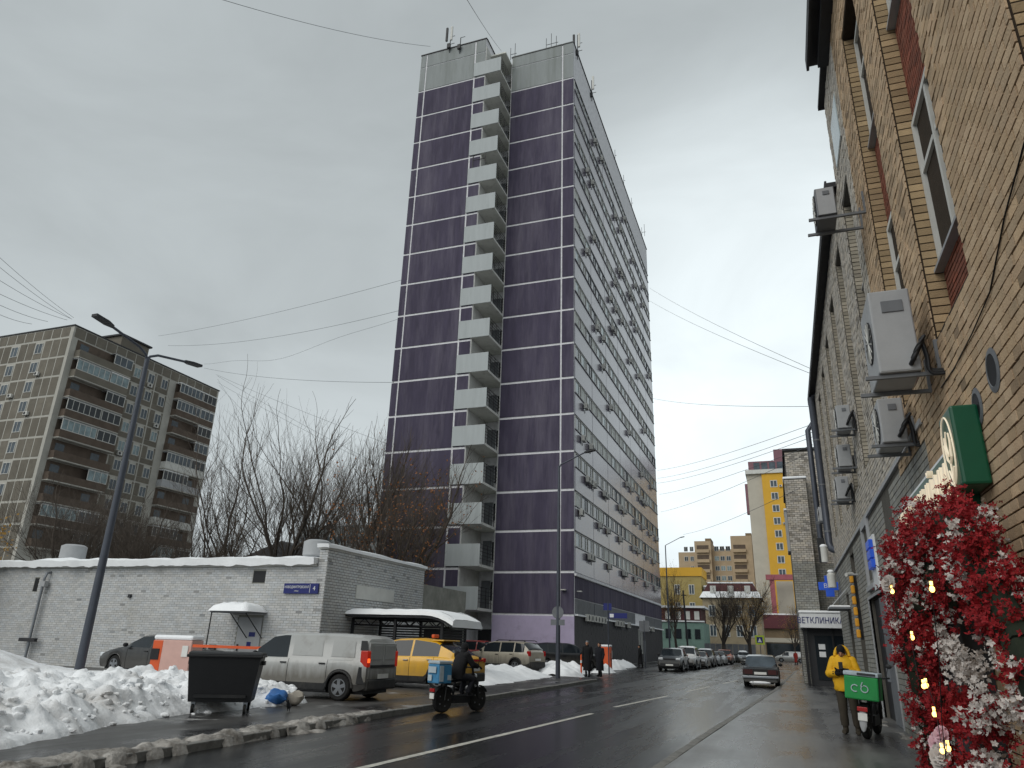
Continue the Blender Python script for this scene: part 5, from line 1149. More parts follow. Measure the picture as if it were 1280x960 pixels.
for a in ((812, 360, 1016, 462, 100), (812, 376, 1016, 468, 100), (816, 498, 1016, 508, 101), (822, 588, 1016, 530, 102), (822, 598, 1016, 540, 102), (822, 604, 1016, 546, 102), (824, 618, 1016, 556, 103), (826, 640, 1012, 566, 104), (854, 668, 1000, 610, 108)): wn += 1; wire(ray(a[0], a[1], a[4]), ray(a[2], a[3], 40), .35, f'{ORD[wn]} cable from the top among those strung from the tower to the brick building', .022)
# ------------------------------------------------------------ vehicles
def paint(name, col, dirt='#6d6862', damt=.35, rough=.35, grime=.75):
    m = mat(name, col, rough, .06, 2, dirt=dirt, damt=damt, dscale=1.6, spec=.5, coat=.4); t = m.node_tree; b = t.nodes['Principled BSDF']; L = t.links.new
    # road grime splashed up from the wheels, thinning out below the windows
    src = b.inputs['Base Color'].links[0].from_socket; tc = nn(t, 'ShaderNodeTexCoord'); sx = nn(t, 'ShaderNodeSeparateXYZ'); L(tc.outputs['Object'], sx.inputs[0])
    n = nn(t, 'ShaderNodeTexNoise'); n.inputs['Scale'].default_value = 4; n.inputs['Detail'].default_value = 6; mp = nn(t, 'ShaderNodeMapping'); mp.inputs['Scale'].default_value = (1.6, 1.6, .4); L(tc.outputs['Object'], mp.inputs[0]); L(mp.outputs[0], n.inputs['Vector'])
    a = nn(t, 'ShaderNodeMath', operation='MULTIPLY_ADD'); L(n.outputs[0], a.inputs[0]); a.inputs[1].default_value = .5; L(sx.outputs[2], a.inputs[2])
    r = nn(t, 'ShaderNodeMapRange'); r.inputs[1].default_value = .75; r.inputs[2].default_value = 1.15; r.inputs[3].default_value = grime; r.inputs[4].default_value = 0; L(a.outputs[0], r.inputs[0])
    mx = nn(t, 'ShaderNodeMix', data_type='RGBA'); L(r.outputs[0], mx.inputs['Factor']); L(src, mx.inputs['A']); mx.inputs['B'].default_value = lin('#605c54'); L(mx.outputs['Result'], b.inputs['Base Color'])
    rr = nn(t, 'ShaderNodeMapRange'); rr.inputs[3].default_value = rough; rr.inputs[4].default_value = .8; L(r.outputs[0], rr.inputs[0]); L(rr.outputs[0], b.inputs['Roughness'])
paint('p_van', '#a5a6a4', '#7d7972', .4, .4, .9); paint('p_taxi', '#dba512', '#8a6a1c', .22, .35, .35); paint('p_beige', '#a39c8d', '#77716a', .3); paint('p_black', '#121316', '#2c2b29', .3, .3, .3); paint('p_graphite', '#3f4348', '#55524e', .3, .3, .5); paint('p_silver', '#8f9499', '#6e6b66', .35); paint('p_white', '#b9bbbb', '#7d7a74', .35); paint('p_red', '#8a2320', '#5d4540', .3); paint('p_orange', '#b5562a', '#6d4a38', .3); paint('p_blue', '#26303f', '#3f403f', .3, .3, .4)
mat('clad', '#2a2b2c', .7, .15, 3, dirt='#54504a', damt=.45)
def car(name, label, loc, ang, body, L=4.4, W=1.78, wb=(.85, 3.5), wr=.33, roof=(), belt=(), hood=(), wins=(), wsh=None, rear=None, clad=.0, group=None, tail='tail_red', tz=(.72, 1.02), tw_=.16, hz=.72, rails=False, seams=(), snow=False, rimmat='rim', sill=.24, inset=.80, glassm='glass', nose=.16, tailt=.10, bump='clad', handle=True, roofsnow=.05):
    """lofted car: x runs from tail (0) to nose (L), y to the left, origin under the tail centre"""
    t = thing(name, label, 'car', (loc[0], loc[1], loc[2]), R(ang), group)
    ra_ = wr+.055; hw = W/2
    xs = set([0, .03, .09, .18, L-.30, L-.2, L-.1, L-.04, L])
    for q in (wsh or ())+(rear or ()): xs.add(q)
    for a, b in wins: xs |= {a, b}
    for x, _ in roof: xs.add(x)
    for x, _ in hood: xs.add(x)
    for x, _ in belt: xs.add(x)
    for c in wb:
        for i in range(13): xs.add(c+ra_*math.cos(math.pi*i/12))
    x = 0
    while x < L: xs.add(round(x, 3)); x += .16
    xs = sorted(xs); xs = [v for i, v in enumerate(xs) if i == 0 or v-xs[i-1] > .008]
    g0, g1 = roof[0][0], roof[-1][0]
    def half(x):
        e = 0
        if x > L-.9: e = ((x-(L-.9))/.9)**2.6*nose
        if x < .7: e = ((.7-x)/.7)**2.6*tailt
        return hw*(1-e)
    def ring(x):
        w_ = half(x); zb_ = sill+(.10*((x-(L-.3))/.3)**2 if x > L-.3 else 0)+(.10*((.3-x)/.3)**2 if x < .3 else 0)
        for c in wb:
            if abs(x-c) <= ra_+1e-6: zb_ = max(zb_, wr+math.sqrt(max(0, ra_**2-(x-c)**2)))
        be = pl(belt, x); top = pl(roof, x) if g0 <= x <= g1 else pl(hood, x)
        top = max(top, pl(hood, x) if not g0 <= x <= g1 else be); gh = max(0, top-be); f = min(1, gh/.25)
        P = [(w_*.965, zb_)]
        for u, b in ((.22, .995), (.48, 1.0), (.75, .995), (.94, .975)): P.append((w_*b, lerp(zb_, be, u)))
        P.append((w_*.945, be))
        P.append((w_*lerp(.80, .925, f), lerp(be+(top-be)*.55, be+.025, f)))
        P.append((w_*lerp(.55, lerp(.925, inset, min(1, gh/.5)), f), lerp(top-.02, top-.075*f, f)))
        P.append((w_*lerp(.35, inset-.13, f), top-.02*f)); P.append((0, top))
        return P
    rings = [ring(x) for x in xs]; nr = len(rings[0])
    parts = {}
    def add(key, pts): parts.setdefault(key, MB()).face(pts)
    for i in range(len(xs)-1):
        xm = (xs[i]+xs[i+1])/2
        for j in range(nr-1):
            for s_ in (1, -1):
                a = [(xs[i], s_*rings[i][j][0], rings[i][j][1]), (xs[i+1], s_*rings[i+1][j][0], rings[i+1][j][1]), (xs[i+1], s_*rings[i+1][j+1][0], rings[i+1][j+1][1]), (xs[i], s_*rings[i][j+1][0], rings[i][j+1][1])]
                if s_ < 0: a.reverse()
                key = 'body'
                if j == 6:
                    for k, (p, q) in enumerate(wins):
                        if p <= xm <= q: key = ('w', k, s_)
                if j >= 7:
                    if wsh and wsh[0] <= xm <= wsh[1]: key = 'windscreen'
                    if rear and rear[0] <= xm <= rear[1]: key = 'rear_window'
                if j == 6 and key == 'body' and wsh and wsh[0]+.06 <= xm <= wsh[1] and False: key = 'windscreen'
                if clad and j == 0: key = 'sill'
                add(key, a)
    for i in (0, -1):
        r_ = rings[i]; x = xs[i]
        for j in range(nr-1):
            q = [(x, r_[j][0], r_[j][1]), (x, r_[j+1][0], r_[j+1][1]), (x, -r_[j+1][0], r_[j+1][1]), (x, -r_[j][0], r_[j][1])]
            rw_ = i == 0 and rear and rear[0] == 0 and j in (6, 7)
            add('rear_window' if rw_ else 'body', q if i else q[::-1])
    for key, mb in parts.items():
        if key == 'body': mb.build('body', body, t, smooth=38, fix=True)
        elif key == 'sill': mb.build('sill', 'clad', t, smooth=38, fix=True)
        elif key == 'windscreen': mb.build('windscreen', glassm, t, smooth=50, fix=True)
        elif key == 'rear_window': mb.build('rear_window', 'glass' if glassm == 'glass' else glassm, t, smooth=50, fix=True)
        else: mb.build('side_window', 'glass', t, smooth=50, fix=True)
    u = MB(); u.box(.14, L-.2, -hw+.26, hw-.26, .16, .62); u.box(.05, wb[0]-ra_-.02, -hw+.14, hw-.14, .26, .5); u.box(wb[1]+ra_+.02, L-.12, -hw+.16, hw-.16, .26, .5); u.box(wb[0]+ra_+.03, wb[1]-ra_-.03, -hw+.06, hw-.06, .2, .3); u.build('underbody', 'plastic_black', t)
    for c in wb:
        for s_ in (1, -1):
            y = s_*(hw-.115); k = MB(); k.lathe([(wr*.62, -.10), (wr*.9, -.105), (wr, -.075), (wr, .075), (wr*.9, .105), (wr*.62, .10)], (c, y, wr), 'y', 24); wheel = k.build('wheel', 'tyre', t, smooth=40)
            k = MB(); k.lathe([(wr*.63, -.085), (wr*.63, .085)], (c, y, wr), 'y', 20); k.build('rim', 'plastic_black', wheel)
            k = MB(); yo = y+s_*.108
            for n_ in range(5):
                a = 6.283*n_/5+.3; d = Vector((math.cos(a), 0, math.sin(a))); e = Vector((-d.z, 0, d.x)); c0 = Vector((c, yo, wr))
                k.face([c0+d*wr*.1-e*.04, c0+d*wr*.62-e*.05, c0+d*wr*.62+e*.05, c0+d*wr*.1+e*.04])
            k.lathe([(.06, -.004), (.06, .004)], (c, yo, wr), 'y', 10)
            for n_ in range(20):
                a, b = 6.283*n_/20, 6.283*(n_+1)/20; k.face([(c+wr*r_*math.cos(q), yo, wr+wr*r_*math.sin(q)) for r_, q in ((.58, a), (.65, a), (.65, b), (.58, b))])
            k.build('hubcap', rimmat, wheel)
            k = MB(); pts = [(c+(ra_+.012)*math.cos(math.pi*i/12), s_*(half(c)+.0)*1.0, wr+(ra_+.012)*math.sin(math.pi*i/12)) for i in range(13)]; k.tube(pts, .028 if clad else .014, 5); k.build('arch_trim', 'clad' if clad else body, t, smooth=60)
    # bumpers, lights, plates, mirrors
    b = MB(); wq = half(.05); b.box(-.05, .22, -wq*.93, wq*.93, sill+.02, sill+.30); b.build('rear_bumper', bump if clad else body, t, bevel=.05)
    b = MB(); wq = half(L-.05); b.box(L-.2, L+.05, -wq*.9, wq*.9, sill+.0, sill+.26); b.build('front_bumper', bump if clad else body, t, bevel=.05)
    for s_ in (1, -1):
        b = MB(); w0 = half(.06); b.box(-.025, tw_, s_*(w0*.99-.0) if s_ < 0 else w0*.80, s_*(w0*.80) if s_ < 0 else w0*.99, tz[0], tz[1]); b.build('tail_light', tail, t, bevel=.02)
        b = MB(); w0 = half(L-.12); b.box(L-.24, L+.01, min(s_*w0*.98, s_*w0*.58), max(s_*w0*.98, s_*w0*.58), hz-.08, hz+.07); b.build('headlight', 'headlamp', t, bevel=.03)
        xm = (wsh[0] if wsh else L-1.3)+.12 if wsh else L-1.4
        b = MB(); b.ell(((wsh[1] if wsh else 3)-.35, s_*(hw+.07), pl(belt, 3)+.10), (.07, .11, .075), 10, 6); b.build('mirror', 'plastic_black', t, smooth=60)
    b = MB(); b.box(-.065, -.04, -.27, .27, sill+.36, sill+.47) if tail != 'tail_lit' else b.box(-.065, -.04, -.27, .27, sill+.30, sill+.41); b.build('number_plate', 'plate', t)
    b = MB(); b.box(L+.05, L+.062, -.27, .27, sill+.08, sill+.19); b.build('number_plate', 'plate', t)
    b = MB(); b.box(L-.06, L+.015, -half(L)*.55, half(L)*.55, hz-.10, hz+.03); b.build('grille', 'plastic_black', t, bevel=.02)
    for x in seams:
        r_ = ring(x); k = MB(); hi = 6
        for s_ in (1, -1): k.tube([(x, s_*(p[0]+.001), p[1]) for p in r_[:hi]], .007, 4)
        k.build('door_seam', 'plastic_black', t)
    if handle:
        for x in seams[:-1]:
            for s_ in (1, -1): k = MB(); r_ = ring(x+.15); k.box(x+.06, x+.24, min(s_*r_[4][0], s_*(r_[4][0]+.04)), max(s_*r_[4][0], s_*(r_[4][0]+.04)), r_[4][1]-.07, r_[4][1]-.035); k.build('door_handle', 'plastic_black' if body != 'p_taxi' else 'steel', t, bevel=.008)
    if rails:
        for s_ in (1, -1): k = MB(); zt = pl(roof, (g0+g1)/2)+.045; k.tube([(g0+.35, s_*hw*.66, zt-.07), (g0+.5, s_*hw*.66, zt), (g1-1.3, s_*hw*.66, zt), (g1-1.1, s_*hw*.66, zt-.07)], .025, 6); k.build('roof_rail', 'plastic_black', t, smooth=60)
    if snow:
        k = MB(); n_ = 12; xa, xb = g0+.25, (wsh[0] if wsh else g1)-.03
        for i in range(n_):
            for j in range(6):
                def q_(a, c): x = lerp(xa, xb, a/n_); yv = lerp(-1, 1, c/6)*hw*.66; e = min(a, n_-a, c, 6-c); return (x, yv, pl(roof, x)-.02+(roofsnow*(1+.4*fbm(a*.5, c*.5, ang)) if e > 0 else -.01))
                k.face([q_(i, j), q_(i+1, j), q_(i+1, j+1), q_(i, j+1)])
        k.build('roof_snow', 'snow', t, smooth=70, fix=True)
    return t
# grey cargo van
VR = [(0, 1.40), (.04, 1.52), (.25, 1.60), (1.2, 1.635), (2.6, 1.62), (2.95, 1.57), (3.72, 1.04)]
car('cargo_van', 'dirty grey panel van with its tail light lit beside the waste container', (-10.2, 18.0, .09), 181, 'p_van', 4.47, 1.75, (.74, 3.60), .32, VR, [(0, .98), (3.0, .96), (3.75, .98), (4.47, .72)], [(0, 1.0), (3.72, 1.04), (4.2, .93), (4.47, .74)], [(2.42, 3.42)], (2.97, 3.72), None, .1, tail='tail_lit', tz=(.82, 1.22), tw_=.20, hz=.74, seams=(2.35, 1.15, 3.45), inset=.86, tailt=.05, bump='clad')
vn = [o for o in bpy.data.objects if o.name.startswith('cargo_van')][0]
m = MB(); m.box(-.018, .02, -.72, -.02, .52, 1.42); m.box(-.018, .02, .02, .72, .52, 1.42); m.build('rear_door', 'p_van', vn, bevel=.03)
m = MB(); m.box(-.03, -.019, -.66, -.1, 1.0, 1.36); m.box(-.03, -.019, .1, .66, 1.0, 1.36); m.build('blank_pane', 'p_van', vn, bevel=.02); m = MB(); m.box(-.035, -.019, -.66, .66, .80, .87); m.build('rear_trim', 'plastic_black', vn)
for s_ in (1, -1):
    for a, b in ((1.25, 2.28), (.28, 1.08)): m = MB(); m.face([(a+.1, s_*.814, 1.05), (b, s_*.814, 1.05), (b-.02, s_*.772, 1.44), (a+.12, s_*.772, 1.44)][::s_]); m.build('blank_side_pane', 'p_van', vn)
for s_ in (1, -1):
    m = MB(); m.face([(.0, s_*.80, 1.22), (.2, s_*.848, 1.22), (.22, s_*.80, 1.46), (.06, s_*.77, 1.46)]); m.build('corner_trim', 'plastic_black', vn)
    m = MB(); m.face([(.0, s_*.825, .42), (.24, s_*.882, .42), (.20, s_*.865, .82), (.0, s_*.81, .82)]); m.build('corner_trim', 'plastic_black', vn)
m = MB(); m.box(.3, 2.5, -.66, .66, 1.60, 1.645) if False else m.box(.6, .62, -.1, .1, 1.62, 1.63); m.build('roof_aerial', 'plastic_black', vn)
mat('lamp_glow', '#ff6a30', .3, 0, 1, emit='#ff5a20', es=1.6)
for s_ in (1,): m = MB(); m.box(-.035, -.026, min(s_*.72, s_*.83), max(s_*.72, s_*.83), .93, 1.03); m.build('lit_bulb', 'lamp_glow', vn)
# yellow taxi
TR = [(0.12, 1.02), (.55, 1.28), (1.15, 1.52), (1.9, 1.60), (2.6, 1.57), (3.0, 1.48), (3.75, 1.02)]
tx = car('taxi', 'yellow crossover taxi with a sloping tail parked beside the grey van', (-9.9, 23.7, .09), 178, 'p_taxi', 4.62, 1.86, (.92, 3.68), .35, TR, [(0, .96), (1.0, 1.0), (3.75, .96), (4.62, .74)], [(0, .98), (.12, 1.02), (3.75, 1.03), (4.3, .93), (4.62, .74)], [(.95, 1.95), (2.02, 3.25)], (2.98, 3.75), (.22, 1.0), .1, tz=(.86, 1.0), tw_=.3, seams=(1.1, 2.0, 3.35), inset=.74)
m = MB(); m.box(.9, 1.35, -.62, .62, 1.5, 1.55); m.build('spoiler', 'p_taxi', tx, bevel=.02); m = MB(); m.box(1.5, 1.62, -.18, .18, 1.6, 1.72); m.build('roof_light', 'orange', tx, bevel=.03); m = MB(); m.box(-.03, .01, -.62, .62, .90, .96); m.build('light_bar', 'tail_red', tx)
# beige SUV
DR = [(.05, 1.15), (.12, 1.3), (.42, 1.56), (1.0, 1.63), (2.4, 1.62), (2.8, 1.55), (3.45, 1.08)]
SUV = dict(L=4.32, W=1.82, wb=(.85, 3.52), wr=.355, roof=DR, belt=[(0, 1.05), (2.5, 1.02), (3.5, 1.02), (4.32, .86)], hood=[(0, 1.1), (.05, 1.15), (3.45, 1.08), (4.0, 1.02), (4.32, .86)], wins=[(.35, .95), (1.02, 1.88), (1.95, 3.0)], wsh=(2.8, 3.45), rear=(.08, .44), clad=.1, hz=.86, tz=(.88, 1.14), seams=(.98, 1.92, 3.1), inset=.78, sill=.30)
car('suv', 'beige grey SUV with roof rails parked behind the snow heap', (-12.75, 39.2, .09), 166, 'p_beige', rails=True, **SUV)
car('suv', 'dark SUV nosing out between the beige SUV and the lilac plinth', (-15.2, 45.2, .09), 30, 'p_black', **{**SUV, 'L': 4.32})
car('hatchback', 'dark red hatchback behind the container shelter', (-17.2, 44.5, .09), 172, 'p_red', **{**SUV, 'sill': .22})
# black saloon behind the bank
SR = [(.75, .96), (1.35, 1.34), (2.0, 1.42), (2.6, 1.38), (3.45, .98)]
SED = dict(L=4.6, W=1.8, wb=(.95, 3.65), wr=.32, roof=SR, belt=[(0, .90), (2.5, .92), (3.5, .92), (4.6, .66)], hood=[(0, .92), (.75, .96), (3.45, .98), (4.1, .88), (4.6, .68)], wins=[(1.0, 1.9), (1.97, 3.0)], wsh=(2.62, 3.45), rear=(.75, 1.36), hz=.66, tz=(.68, .86), seams=(1.15, 1.93, 3.05), inset=.74, sill=.22)
car('saloon_car', 'black saloon half buried behind the snow bank before the white wall', (-19.9, 22.3, .12), 176, 'p_black', **SED)
# old boxy saloon driving off
LR = [(.95, .90), (1.4, 1.36), (1.9, 1.43), (2.5, 1.40), (3.0, .93)]
ld = car('old_saloon_car', 'old boxy dark saloon with a chrome bumper driving away down the street', (-1.3, 37.5, 0.004), 90, 'p_graphite', 4.1, 1.62, (.85, 3.25), .30, LR, [(0, .86), (2.5, .87), (3.1, .87), (4.1, .82)], [(0, .87), (.95, .90), (3.0, .93), (3.6, .90), (4.1, .84)], [(1.12, 1.75), (1.82, 2.55)], (2.5, 3.0), (.95, 1.42), hz=.66, tail='tail_dark', tz=(.56, .78), tw_=.05, seams=(1.0, 1.78, 2.7), inset=.80, tailt=.03, nose=.05, glassm='glass_mid', sill=.2)
m = MB(); m.box(-.045, -.018, -.74, .74, .53, .80); m.build('tail_panel', 'plastic_black', ld, bevel=.01); m = MB(); m.box(-.06, -.046, -.70, -.34, .57, .77); m.box(-.06, -.046, .34, .70, .57, .77); m.build('tail_lens', 'tail_dark', ld)
m = MB(); m.box(-.16, -.05, -.80, .80, .40, .50); m.build('chrome_bumper', 'steel', ld, bevel=.02); m = MB(); m.ell((-.10, .05, .22), (.05, .5, .06)); m.build('snow_lump', 'snow', ld, smooth=60); m = MB(); m.tube([(.2, .35, .26), (-.14, .35, .24)], .025, 7); m.build('exhaust_pipe', 'steel', ld)
m = MB(); 
for s_ in (1, -1): m.box(1.75, 1.85, min(s_*.2, s_*.58), max(s_*.2, s_*.58), .6, 1.12)
m.build('seat', 'plastic_black', ld)
# row parked along the kerb, facing us
QG = 'cars parked in a row along the tower side'
row = [('suv', 'graphite crossover with a V shaped chrome nose, first in the parked row', -8.25, 61.0, 'p_graphite', SUV, False), ('suv', 'pale silver tall SUV second in the parked row', -7.9, 66.6, 'p_white', {**SUV, 'roof': [(x, z+.14) for x, z in DR]}, True), ('saloon_car', 'black car third in the parked row', -7.6, 72.4, 'p_black', SED, False), ('suv', 'black SUV with a snowy windscreen fourth in the parked row', -7.6, 78.2, 'p_black', SUV, True), ('saloon_car', 'dark blue car fifth in the parked row', -7.5, 84.2, 'p_blue', SED, False), ('saloon_car', 'silver car sixth in the parked row', -7.4, 90.3, 'p_silver', SED, False), ('suv', 'orange red crossover last in the parked row', -7.2, 97.0, 'p_orange', SUV, False)]
for n_, l, x, y, p_, sp, sn in row: car(n_, l, (x, y, .004), -90, p_, snow=sn, group=QG, **sp)
BGs = 'snow covered cars parked further off behind the row'
for i, (x, y, p_) in enumerate(((-13.0, 107, 'p_silver'), (-10.6, 108, 'p_graphite'), (-8.3, 110, 'p_white'), (-6.2, 111, 'p_silver'))): car('saloon_car', f'{ORD[i+1]} snow capped car parked crosswise behind the row, counted from the green house', (x, y, .004), -80, p_, snow=True, group=BGs, roofsnow=.16, **SED)
car('white_van', 'small white van parked at the far right street end', (2.5, 128, .004), 180, 'p_white', 4.47, 1.75, (.74, 3.60), .32, VR, [(0, .98), (3.0, .96), (3.75, .98), (4.47, .72)], [(0, 1.0), (3.72, 1.04), (4.2, .93), (4.47, .74)], [(2.42, 3.42)], (2.97, 3.72), None)
# ------------------------------------------------------------ people
def skin_obj(name, V, E_, mt, parent, sub=2):
    """V: (x, y, z, rx, ry) joints; grown into one continuous surface"""
    me = bpy.data.meshes.new(name); me.from_pydata([v[:3] for v in V], E_, []); me.materials.append(M[mt]); o = bpy.data.objects.new(name, me); C.objects.link(o); o.parent = parent
    o.modifiers.new('skin', 'SKIN'); 
    if not me.skin_vertices: 
        bm = bmesh.new(); bm.from_mesh(me); bm.verts.layers.skin.verify(); bm.to_mesh(me); bm.free()
    for i, v in enumerate(V): me.skin_vertices[0].data[i].radius = (v[3], v[4] if len(v) > 4 else v[3])
    me.skin_vertices[0].data[0].use_root = True
    s = o.modifiers.new('sub', 'SUBSURF'); s.levels = sub; s.render_levels = sub
    for p in me.polygons: p.use_smooth = True
    return o
def hand(parent, w_, d, pal, mt, curl=.5, side=1):
    """a mitten-free gloved hand: palm and five curled fingers, wrist at w_, pointing along d, palm facing pal"""
    w_, d, pal = Vector(w_), Vector(d).normalized(), Vector(pal).normalized(); s_ = d.cross(pal).normalized()*side
    V = [(*w_, .028, .022), (*(w_+d*.045), .040, .022), (*(w_+d*.085), .042, .02)]; E_ = [(0, 1), (1, 2)]
    for i, (o_, l) in enumerate(((-.030, .060), (-.010, .070), (.011, .066), (.031, .052))):
        b = w_+d*.092+s_*o_; k = len(V); p1 = b+(d*math.cos(curl)+pal*math.sin(curl))*l*.5; p2 = p1+(d*math.cos(curl*2)+pal*math.sin(curl*2))*l*.5
        V += [(*b, .011, .011), (*p1, .0105, .0105), (*p2, .009, .009)]; E_ += [(2, k), (k, k+1), (k+1, k+2)]
    k = len(V); b = w_+d*.035-s_*.042; p1 = b+(d*.7-s_*.5+pal*.3).normalized()*.035; p2 = p1+(d*.8+pal*.5).normalized()*.03
    V += [(*b, .013, .013), (*p1, .012, .012), (*p2, .010, .010)]; E_ += [(1, k), (k, k+1), (k+1, k+2)]
    return skin_obj('hand', V, E_, mt, parent, 1)
def head(parent, c, fw, up=(0, 0, 1), hair='hair', facem='skin'):
    """head with jaw, nose, brow, eyes, mouth and ears; c = centre, fw = facing direction"""
    c, f, u = Vector(c), Vector(fw).normalized(), Vector(up).normalized(); s_ = f.cross(u).normalized(); u = s_.cross(f); Mx = Matrix((s_, f, u)).transposed()
    L_ = lambda x, y, z: c+s_*x+f*y+u*z
    m = MB(); m.ell(c, (.075, .095, .112), 14, 10, 0, Mx); m.ell(L_(0, .03, -.06), (.052, .06, .06), 10, 8, 0, Mx); m.ell(L_(0, .098, -.008), (.014, .02, .03), 8, 6, 0, Mx); m.ell(L_(.078, -.005, 0), (.012, .02, .032), 8, 6, 0, Mx); m.ell(L_(-.078, -.005, 0), (.012, .02, .032), 8, 6, 0, Mx)
    o = m.build('head', facem, parent, smooth=80)
    m = MB(); m.ell(L_(.03, .085, .012), (.014, .010, .008), 8, 5, 0, Mx); m.ell(L_(-.03, .085, .012), (.014, .010, .008), 8, 5, 0, Mx); m.ell(L_(0, .083, -.058), (.024, .010, .006), 8, 5, 0, Mx); m.build('eyes_and_mouth', 'hair', o)
    return o, L_, Mx
def coat_loft(name, rings, mt, parent, n=16, seed=1):
    """rings: (cx, cy, cz, rx, ry); cloth with small folds"""
    m = MB(); rr = []
    for i, (x, y, z, a, b) in enumerate(rings):
        rw_ = []
        for j in range(n): t = 6.283*j/n; w_ = 1+.10*fbm(math.cos(t)*2.1, math.sin(t)*2.1, z*5.2+seed); rw_.append((x+a*w_*math.cos(t), y+b*w_*math.sin(t), z))
        rr.append(rw_)
    for i in range(len(rr)-1):
        for j in range(n): m.face([rr[i][j], rr[i][(j+1) % n], rr[i+1][(j+1) % n], rr[i+1][j]])
    m.face(rr[0][::-1]); m.face(rr[-1]); return m.build(name, mt, parent, smooth=60, fix=True)
def body(parent, J, mt='cloth_black'):
    """J: dict of joints -> one continuous body"""
    names = ['pel', 'waist', 'chest', 'neck', 'hd', 'shl', 'ell', 'wrl', 'shr', 'elr', 'wrr', 'hpl', 'knl', 'anl', 'tol', 'hpr', 'knr', 'anr', 'tor']
    rad = dict(pel=(.15, .12), waist=(.14, .11), chest=(.17, .12), neck=(.055, .055), hd=(.07, .07), shl=(.065, .065), shr=(.065, .065), ell=(.045, .045), elr=(.045, .045), wrl=(.032, .03), wrr=(.032, .03), hpl=(.09, .09), hpr=(.09, .09), knl=(.06, .06), knr=(.06, .06), anl=(.042, .042), anr=(.042, .042), tol=(.035, .03), tor=(.035, .03))
    V = [(*J[n], *rad[n]) for n in names]; ix = {n: i for i, n in enumerate(names)}
    E_ = [(ix[a], ix[b]) for a, b in (('pel', 'waist'), ('waist', 'chest'), ('chest', 'neck'), ('neck', 'hd'), ('chest', 'shl'), ('shl', 'ell'), ('ell', 'wrl'), ('chest', 'shr'), ('shr', 'elr'), ('elr', 'wrr'), ('pel', 'hpl'), ('hpl', 'knl'), ('knl', 'anl'), ('anl', 'tol'), ('pel', 'hpr'), ('hpr', 'knr'), ('knr', 'anr'), ('anr', 'tor'))]
    return skin_obj('body', V, E_, mt, parent, 2)
def stand(h=1.75, sway=0, step=.0):
    k = h/1.75
    J = dict(pel=(0, 0, .93), waist=(0, 0, 1.08), chest=(0, 0, 1.32), neck=(0, .01, 1.49), hd=(0, .02, 1.60), shl=(-.19, 0, 1.42), ell=(-.24, -.02, 1.14), wrl=(-.22, .07, .90), shr=(.19, 0, 1.42), elr=(.24, -.02, 1.14), wrr=(.22, .07, .90), hpl=(-.10, 0, .86), knl=(-.10, .02+step, .48), anl=(-.10, -.02+step, .09), tol=(-.11, .13+step, .04), hpr=(.10, 0, .86), knr=(.10, .02-step, .48), anr=(.10, -.02-step, .09), tor=(.11, .13-step, .04))
    return {n: (a*k, b*k, c*k) for n, (a, b, c) in J.items()}
def tubes(name, chains, mt, parent):
    V, E_ = [], []; objs = []
    m = MB()
    for pts, rr in chains:
        sm, sr = [], []
        for i in range(len(pts)-1):
            for q in range(3): sm.append(Vector(pts[i]).lerp(Vector(pts[i+1]), q/3)); sr.append(lerp(rr[i], rr[i+1], q/3)*(1+.08*math.sin(9*(i+q/3))))
        sm.append(Vector(pts[-1])); sr.append(rr[-1]); m.tube(sm, sr, 10); m.ell(pts[0], (rr[0]*1.02,)*3, 10, 8); m.ell(pts[1], (rr[1]*1.04,)*3, 10, 8)
    return m.build(name, mt, parent, smooth=60)
def shoes(parent, J, mt='cloth_black'):
    for a, b in (('anl', 'tol'), ('anr', 'tor')):
        p, q = Vector(J[a]), Vector(J[b]); m = MB(); d = Vector((q.x-p.x, q.y-p.y, 0)).normalized()
        m.tube([(p.x, p.y, .26), (p.x, p.y, .12), (p.x-d.x*.02, p.y-d.y*.02, .06)], [.058, .055, .055], 9); m.ell((p.x+d.x*.09, p.y+d.y*.09, .05), (.055, .055, .05), 10, 6); m.tube([Vector((p.x, p.y, .05))-d*.06, Vector((p.x, p.y, .05))+d*.18], [.045, .04], 8); m.build('boot', mt, parent, smooth=50)
def pedestrian(label, loc, rz, h, coat, skirt, hat, step=.06):
    t = thing('person', label, 'person', loc, rz); k = h/1.75; J = stand(h, step=step); body(t, J, 'cloth_black')
    coat_loft('coat', [(0, 0, z*k, a*k, b*k) for z, a, b in ((.32, .23, .21), (.45, .225, .20), (.7, .215, .18), (.95, .205, .165), (1.1, .185, .15), (1.3, .215, .16), (1.43, .20, .13), (1.5, .09, .08))], coat, t, 16, loc[0])
    tubes('sleeves', [([J['shl'], J['ell'], J['wrl']], [.082, .07, .06]), ([J['shr'], J['elr'], J['wrr']], [.082, .07, .06])], coat, t); shoes(t, J)
    for s_, w_ in ((1, 'wrr'), (-1, 'wrl')): hand(t, J[w_], (0, .25, -1), (-s_, .2, 0), 'glove', .5, s_)
    o, L_, Mx = head(t, Vector(J['hd'])+Vector((0, .02, .05)), (0, 1, 0)); m = MB(); m.ell(L_(0, -.02, .035), (.088, .105, .095), 14, 10, 0, Mx); m.ell(L_(0, -.05, -.02), (.082, .075, .10), 12, 8, 0, Mx); m.build(hat[0], hat[1], o, smooth=80)
    m = MB(); m.tube([(.08, .03, 1.5*k), (0, .085, 1.47*k), (-.08, .03, 1.5*k), (0, -.06, 1.52*k), (.08, .03, 1.5*k)], .04, 8); m.build('scarf', coat, t, smooth=60); return t
pedestrian('person in a long black coat and grey hat walking beside the orange barrier post', (-9.9, 38.9, .06), R(178), 1.76, 'cloth_black', 1, ('hat', 'mid_grey'))
